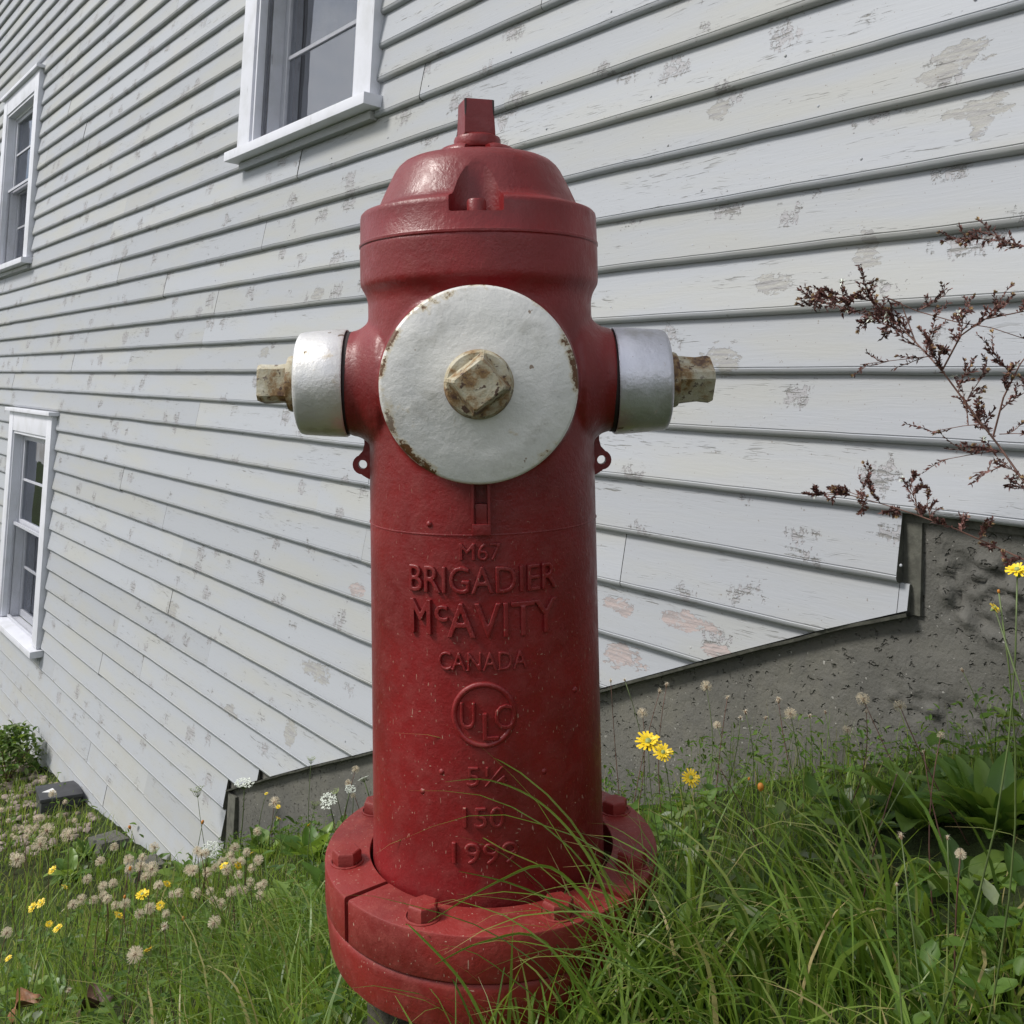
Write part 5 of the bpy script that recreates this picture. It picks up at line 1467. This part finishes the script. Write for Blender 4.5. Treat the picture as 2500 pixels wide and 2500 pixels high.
# ------------------------------------------------------------------ dead aster sprays at the right edge
def spray(label, paths, q, side=0.0, seed=1, twigs=26, tl=(0.022, 0.068)):
    rd = random.Random(seed)
    root = empty('dead_aster'); tag(root, label, 'dried plant')
    o_ = None; bmS = bmesh.new(); bmL = bmesh.new(); bmF = bmesh.new(); bmW = bmesh.new()
    def P(x, y, dq=0.0):
        s, z = wall_at(x, y, q + dq); return w2(s, q + dq, z)
    base = P(*paths[0][0][0]); root.matrix_world = Matrix.Translation(base)
    def leaflet(bm, p, d, L, w):
        d = d.normalized(); a = d.cross(Vector((rd.uniform(-1, 1), rd.uniform(-1, 1), rd.uniform(-1, 1)))).normalized() * w
        c = Vector((0, 0, -L * 0.25 * rd.random()))
        v = [bm.verts.new(p), bm.verts.new(p + d * L * .5 + a), bm.verts.new(p + d * L + c), bm.verts.new(p + d * L * .5 - a)]
        bm.faces.new(v)
    def twig(p, d, L, depth, r):
        pts = [p]; dd = d.normalized(); n = 6
        for i in range(n):
            dd = (dd + Vector((rd.uniform(-.22, .22), rd.uniform(-.22, .22), rd.uniform(-.16, .22)))).normalized()
            pts.append(pts[-1] + dd * L / n)
        tube(bmS, pts, r, r * .45, 4)
        for i in range(1, n + 1):
            for k in range(4 if depth else 3):
                ld = (dd + Vector((rd.uniform(-1, 1), rd.uniform(-1, 1), rd.uniform(-.5, 1)))).normalized()
                leaflet(bmL, pts[i] + (pts[i - 1] - pts[i]) * rd.random(), ld, rd.uniform(.004, .0085), rd.uniform(.0008, .0017))
            if depth > 0 and rd.random() < .9:
                side_d = (dd + Vector((rd.uniform(-1, 1), rd.uniform(-1, 1), rd.uniform(-.6, .9)))).normalized()
                twig(pts[i], side_d, L * rd.uniform(.25, .5), depth - 1, r * .6)
        t = pts[-1]
        if rd.random() < .35:
            for k in range(7): leaflet(bmF, t, dd + Vector((rd.uniform(-.5, .5), rd.uniform(-.5, .5), rd.uniform(-.5, .5))), .0058, .0014)
        elif rd.random() < .07:
            for k in range(9): leaflet(bmW, t, Vector((rd.uniform(-1, 1), rd.uniform(-1, 1), rd.uniform(-1, 1))), .0065, .0012)
    for path, r0, r1, dens, depth in paths:
        pts = [P(x, y, rd.uniform(-.015, .015)) for x, y in path]
        # refine
        fine = []
        for a, b in zip(pts[:-1], pts[1:]):
            for k in range(4): fine.append(a.lerp(b, k / 4))
        fine.append(pts[-1]); tube(bmS, fine, r0, r1, 6)
        n = max(1, int(1.35 * dens * (pts[-1] - pts[0]).length))
        for i in range(n):
            u = (i + rd.random()) / n; j = min(int(u * (len(fine) - 1)), len(fine) - 2)
            p = fine[j].lerp(fine[j + 1], rd.random()); d = (fine[j + 1] - fine[j]).normalized()
            sd = (d * 0.9 + Vector((rd.uniform(-1, 1), rd.uniform(-1, 1), rd.uniform(-.7, 1.0)))).normalized()
            twig(p, sd, rd.uniform(*tl) * (1 - 0.35 * u), depth, 0.0007)
    inv = Matrix.Translation(-base)
    for nm, bm, mt in (('stems', bmS, 'brown_stem'), ('leaves', bmL, 'aster'), ('seed_tufts', bmF, 'seed_tuft'), ('white_florets', bmW, 'white_petal')):
        if not bm.verts: bm.free(); continue
        bmesh.ops.transform(bm, matrix=inv, verts=bm.verts)
        o = link(nm, bm_mesh(bm, nm), MT[mt], root); tag(o, kind='stuff')
MT['seed_tuft'] = plain('tan_seed_tuft', (0.34, 0.23, 0.12), 0.9, nscale=120, var=0.3, bump=0.0)
spray('dried maroon aster with a thick stem spreading across the clapboards at the right', [
    ([(2700, 1950), (2680, 1600), (2610, 1360), (2510, 1190), (2440, 1090), (2370, 1000), (2300, 905), (2235, 835), (2190, 790), (2120, 770), (2040, 745), (1985, 735)], 0.0017, 0.0006, 34, 1),
    ([(2300, 905), (2345, 820), (2400, 780), (2500, 760)], 0.0012, 0.0007, 34, 1),
    ([(2235, 835), (2200, 740), (2160, 725), (2240, 760), (2330, 785), (2420, 800), (2510, 830)], 0.0009, 0.0005, 30, 1),
    ([(2425, 1065), (2450, 970), (2490, 890), (2520, 850)], 0.0012, 0.0007, 26, 1),
    ([(2190, 790), (2130, 735), (2080, 725), (2010, 735)], 0.0010, 0.0005, 60, 1),
    ([(2400, 1035), (2350, 1040), (2270, 1055)], 0.0006, 0.0004, 40, 0), ([(2440, 1100), (2370, 1110), (2290, 1125)], 0.0006, 0.0004, 40, 0),
    ([(2270, 870), (2180, 880), (2100, 890)], 0.0006, 0.0004, 46, 0), ([(2460, 1130), (2420, 1150), (2375, 1155)], 0.0006, 0.0004, 40, 0),
    ([(2440, 1060), (2480, 1058), (2520, 1062)], 0.0006, 0.0004, 40, 0)], 0.30, seed=4)
spray('thin dried aster twig reaching in at the right edge, above the thick one', [([(2690, 1900), (2700, 1300), (2660, 850), (2600, 660), (2520, 605), (2450, 590), (2380, 580), (2315, 585)], 0.0009, 0.0004, 55, 0), ([(2450, 590), (2420, 570), (2375, 560)], 0.0006, 0.0004, 50, 0)], 0.30, seed=5, tl=(0.012, 0.03))
spray('dried aster stem slanting over the corner where the siding is cut, lowest at the right', [
    ([(2720, 1950), (2700, 1620), (2630, 1450), (2520, 1375), (2420, 1330), (2330, 1290), (2240, 1258), (2170, 1235), (2080, 1210), (1990, 1205)], 0.0013, 0.0006, 30, 1), ([(2240, 1258), (2235, 1210), (2225, 1180)], 0.0006, 0.0004, 60, 1), ([(2100, 1212), (2060, 1195), (2010, 1205)], 0.0006, 0.0004, 60, 1)], 0.22, seed=6, tl=(0.015, 0.045))

# ------------------------------------------------------------------ small things on the ground
s_, q_, z_, _ = ray_height(143, 1950, 0.03)
g = float(ground(s_, q_))
bx = empty('bait_box', Matrix.Translation(w2(s_, q_, g)) @ Matrix.Rotation(YAW + math.pi / 2 - 0.15, 4, 'Z') @ Matrix.Rotation(0.10, 4, 'Y') @ Matrix.Scale(0.82, 4))
tag(bx, 'black plastic bait box with a white triangle mark, in the grass beside the wall', 'bait box')
bm = bmesh.new(); box(bm, -0.15, 0.15, -0.11, 0.11, -0.05, 0.062, bevel=0.012); link('body', bm_mesh(bm, 'body', True, 35), MT['black_plastic'], bx)
bm = bmesh.new(); box(bm, -0.158, 0.158, -0.118, 0.118, 0.063, 0.086, bevel=0.010); link('lid', bm_mesh(bm, 'lid', True, 35), MT['black_plastic'], bx)
bm = bmesh.new(); vs = [bm.verts.new(p) for p in ((-0.055, 0.02, 0.0865), (0.045, 0.03, 0.0865), (-0.01, 0.095, 0.0865))]; r = bmesh.ops.extrude_face_region(bm, geom=[bm.faces.new(vs)])
for v in r['geom']:
    if isinstance(v, bmesh.types.BMVert): v.co.z += 0.0015
link('triangle_mark', bm_mesh(bm, 'triangle_mark'), MT['white_print'], bx)

# gravel at the foot of the wall, far left
bm = bmesh.new(); rd = random.Random(8)
for i in range(650):
    s, q = rd.uniform(4.5, 7.9), rd.uniform(0.03, 0.40)
    r = rd.uniform(0.012, 0.03); c = w2(s, q, float(ground(s, q)) + r * .3)
    m4 = Matrix.Translation(c) @ Matrix.Rotation(rd.uniform(0, 6.28), 4, 'Z') @ Matrix.Diagonal((r, r * rd.uniform(.6, .9), r * rd.uniform(.4, .7), 1))
    bmesh.ops.create_icosphere(bm, subdivisions=1, radius=1.0, matrix=m4)
for v in bm.verts: v.co += Vector((rd.uniform(-1, 1), rd.uniform(-1, 1), rd.uniform(-1, 1))) * 0.0025
tag(link('gravel', bm_mesh(bm, 'gravel', True, 50), MT['stone']), 'brown and grey gravel strip along the wall at the far left', 'gravel', None, 'stuff')
# broken slabs lying under the lowest boards
for x, y, w_, lb in ((300, 2035, .09, 'pale broken concrete slab under the lowest siding, left'), (395, 2080, .06, 'small dark concrete lump under the end of the siding')):
    s, q, z, _ = ray_height(x, y, 0.02, 0.03)
    bm = bmesh.new(); box(bm, -w_, w_, -0.06, 0.06, -0.04, 0.03, bevel=0.008)
    for v in bm.verts: v.co += Vector(noise.noise_vector(v.co * 11)) * 0.016
    o = link('concrete_slab', bm_mesh(bm, 'concrete_slab', True, 35), MT['concrete']); o.matrix_world = Matrix.Translation(w2(s, max(q, .09), float(ground(s, q)))) @ Matrix.Rotation(YAW + math.pi / 2, 4, 'Z') @ Matrix.Rotation(0.2, 4, 'Y')
    tag(o, lb, 'concrete slab')

def curled_leaf(x, y, L, mat, label, az, h=0.03, curl=2.2):
    s, q, z, _ = ray_height(x, y, h)
    bm = bmesh.new(); pr = None
    for i in range(11):
        u = i / 10; half = L * 0.36 * math.sin(math.pi * (0.06 + 0.9 * u)) ** .7; r = []
        for k in np.linspace(-1, 1, 9):
            a = k * curl * 0.5
            rad = half / max(0.3, curl * .5)
            r.append(bm.verts.new((u * L, rad * math.sin(a) * 1.2, rad * (1 - math.cos(a)) + 0.012 * math.sin(u * 9 + k * 3) + 0.02 * math.sin(u * 3.0))))
        if pr:
            for j in range(8): bm.faces.new((pr[j], pr[j + 1], r[j + 1], r[j]))
        pr = r
    o = link('dry_leaf', bm_mesh(bm, 'dry_leaf', True), MT[mat]); o.matrix_world = Matrix.Translation(w2(s, q, float(ground(s, q)) + h)) @ Matrix.Rotation(az, 4, 'Z') @ Matrix.Rotation(-0.5, 4, 'Y')
    tag(o, label, 'dry leaf')
curled_leaf(25, 2495, 0.075, 'dead_leaf', 'smooth orange-brown dry leaf curled in the lower left corner', 0.5, 0.05)
curled_leaf(190, 2500, 0.085, 'dark_leaf', 'crumpled dark brown dry leaf at the bottom left', 0.2, 0.04, 3.0)
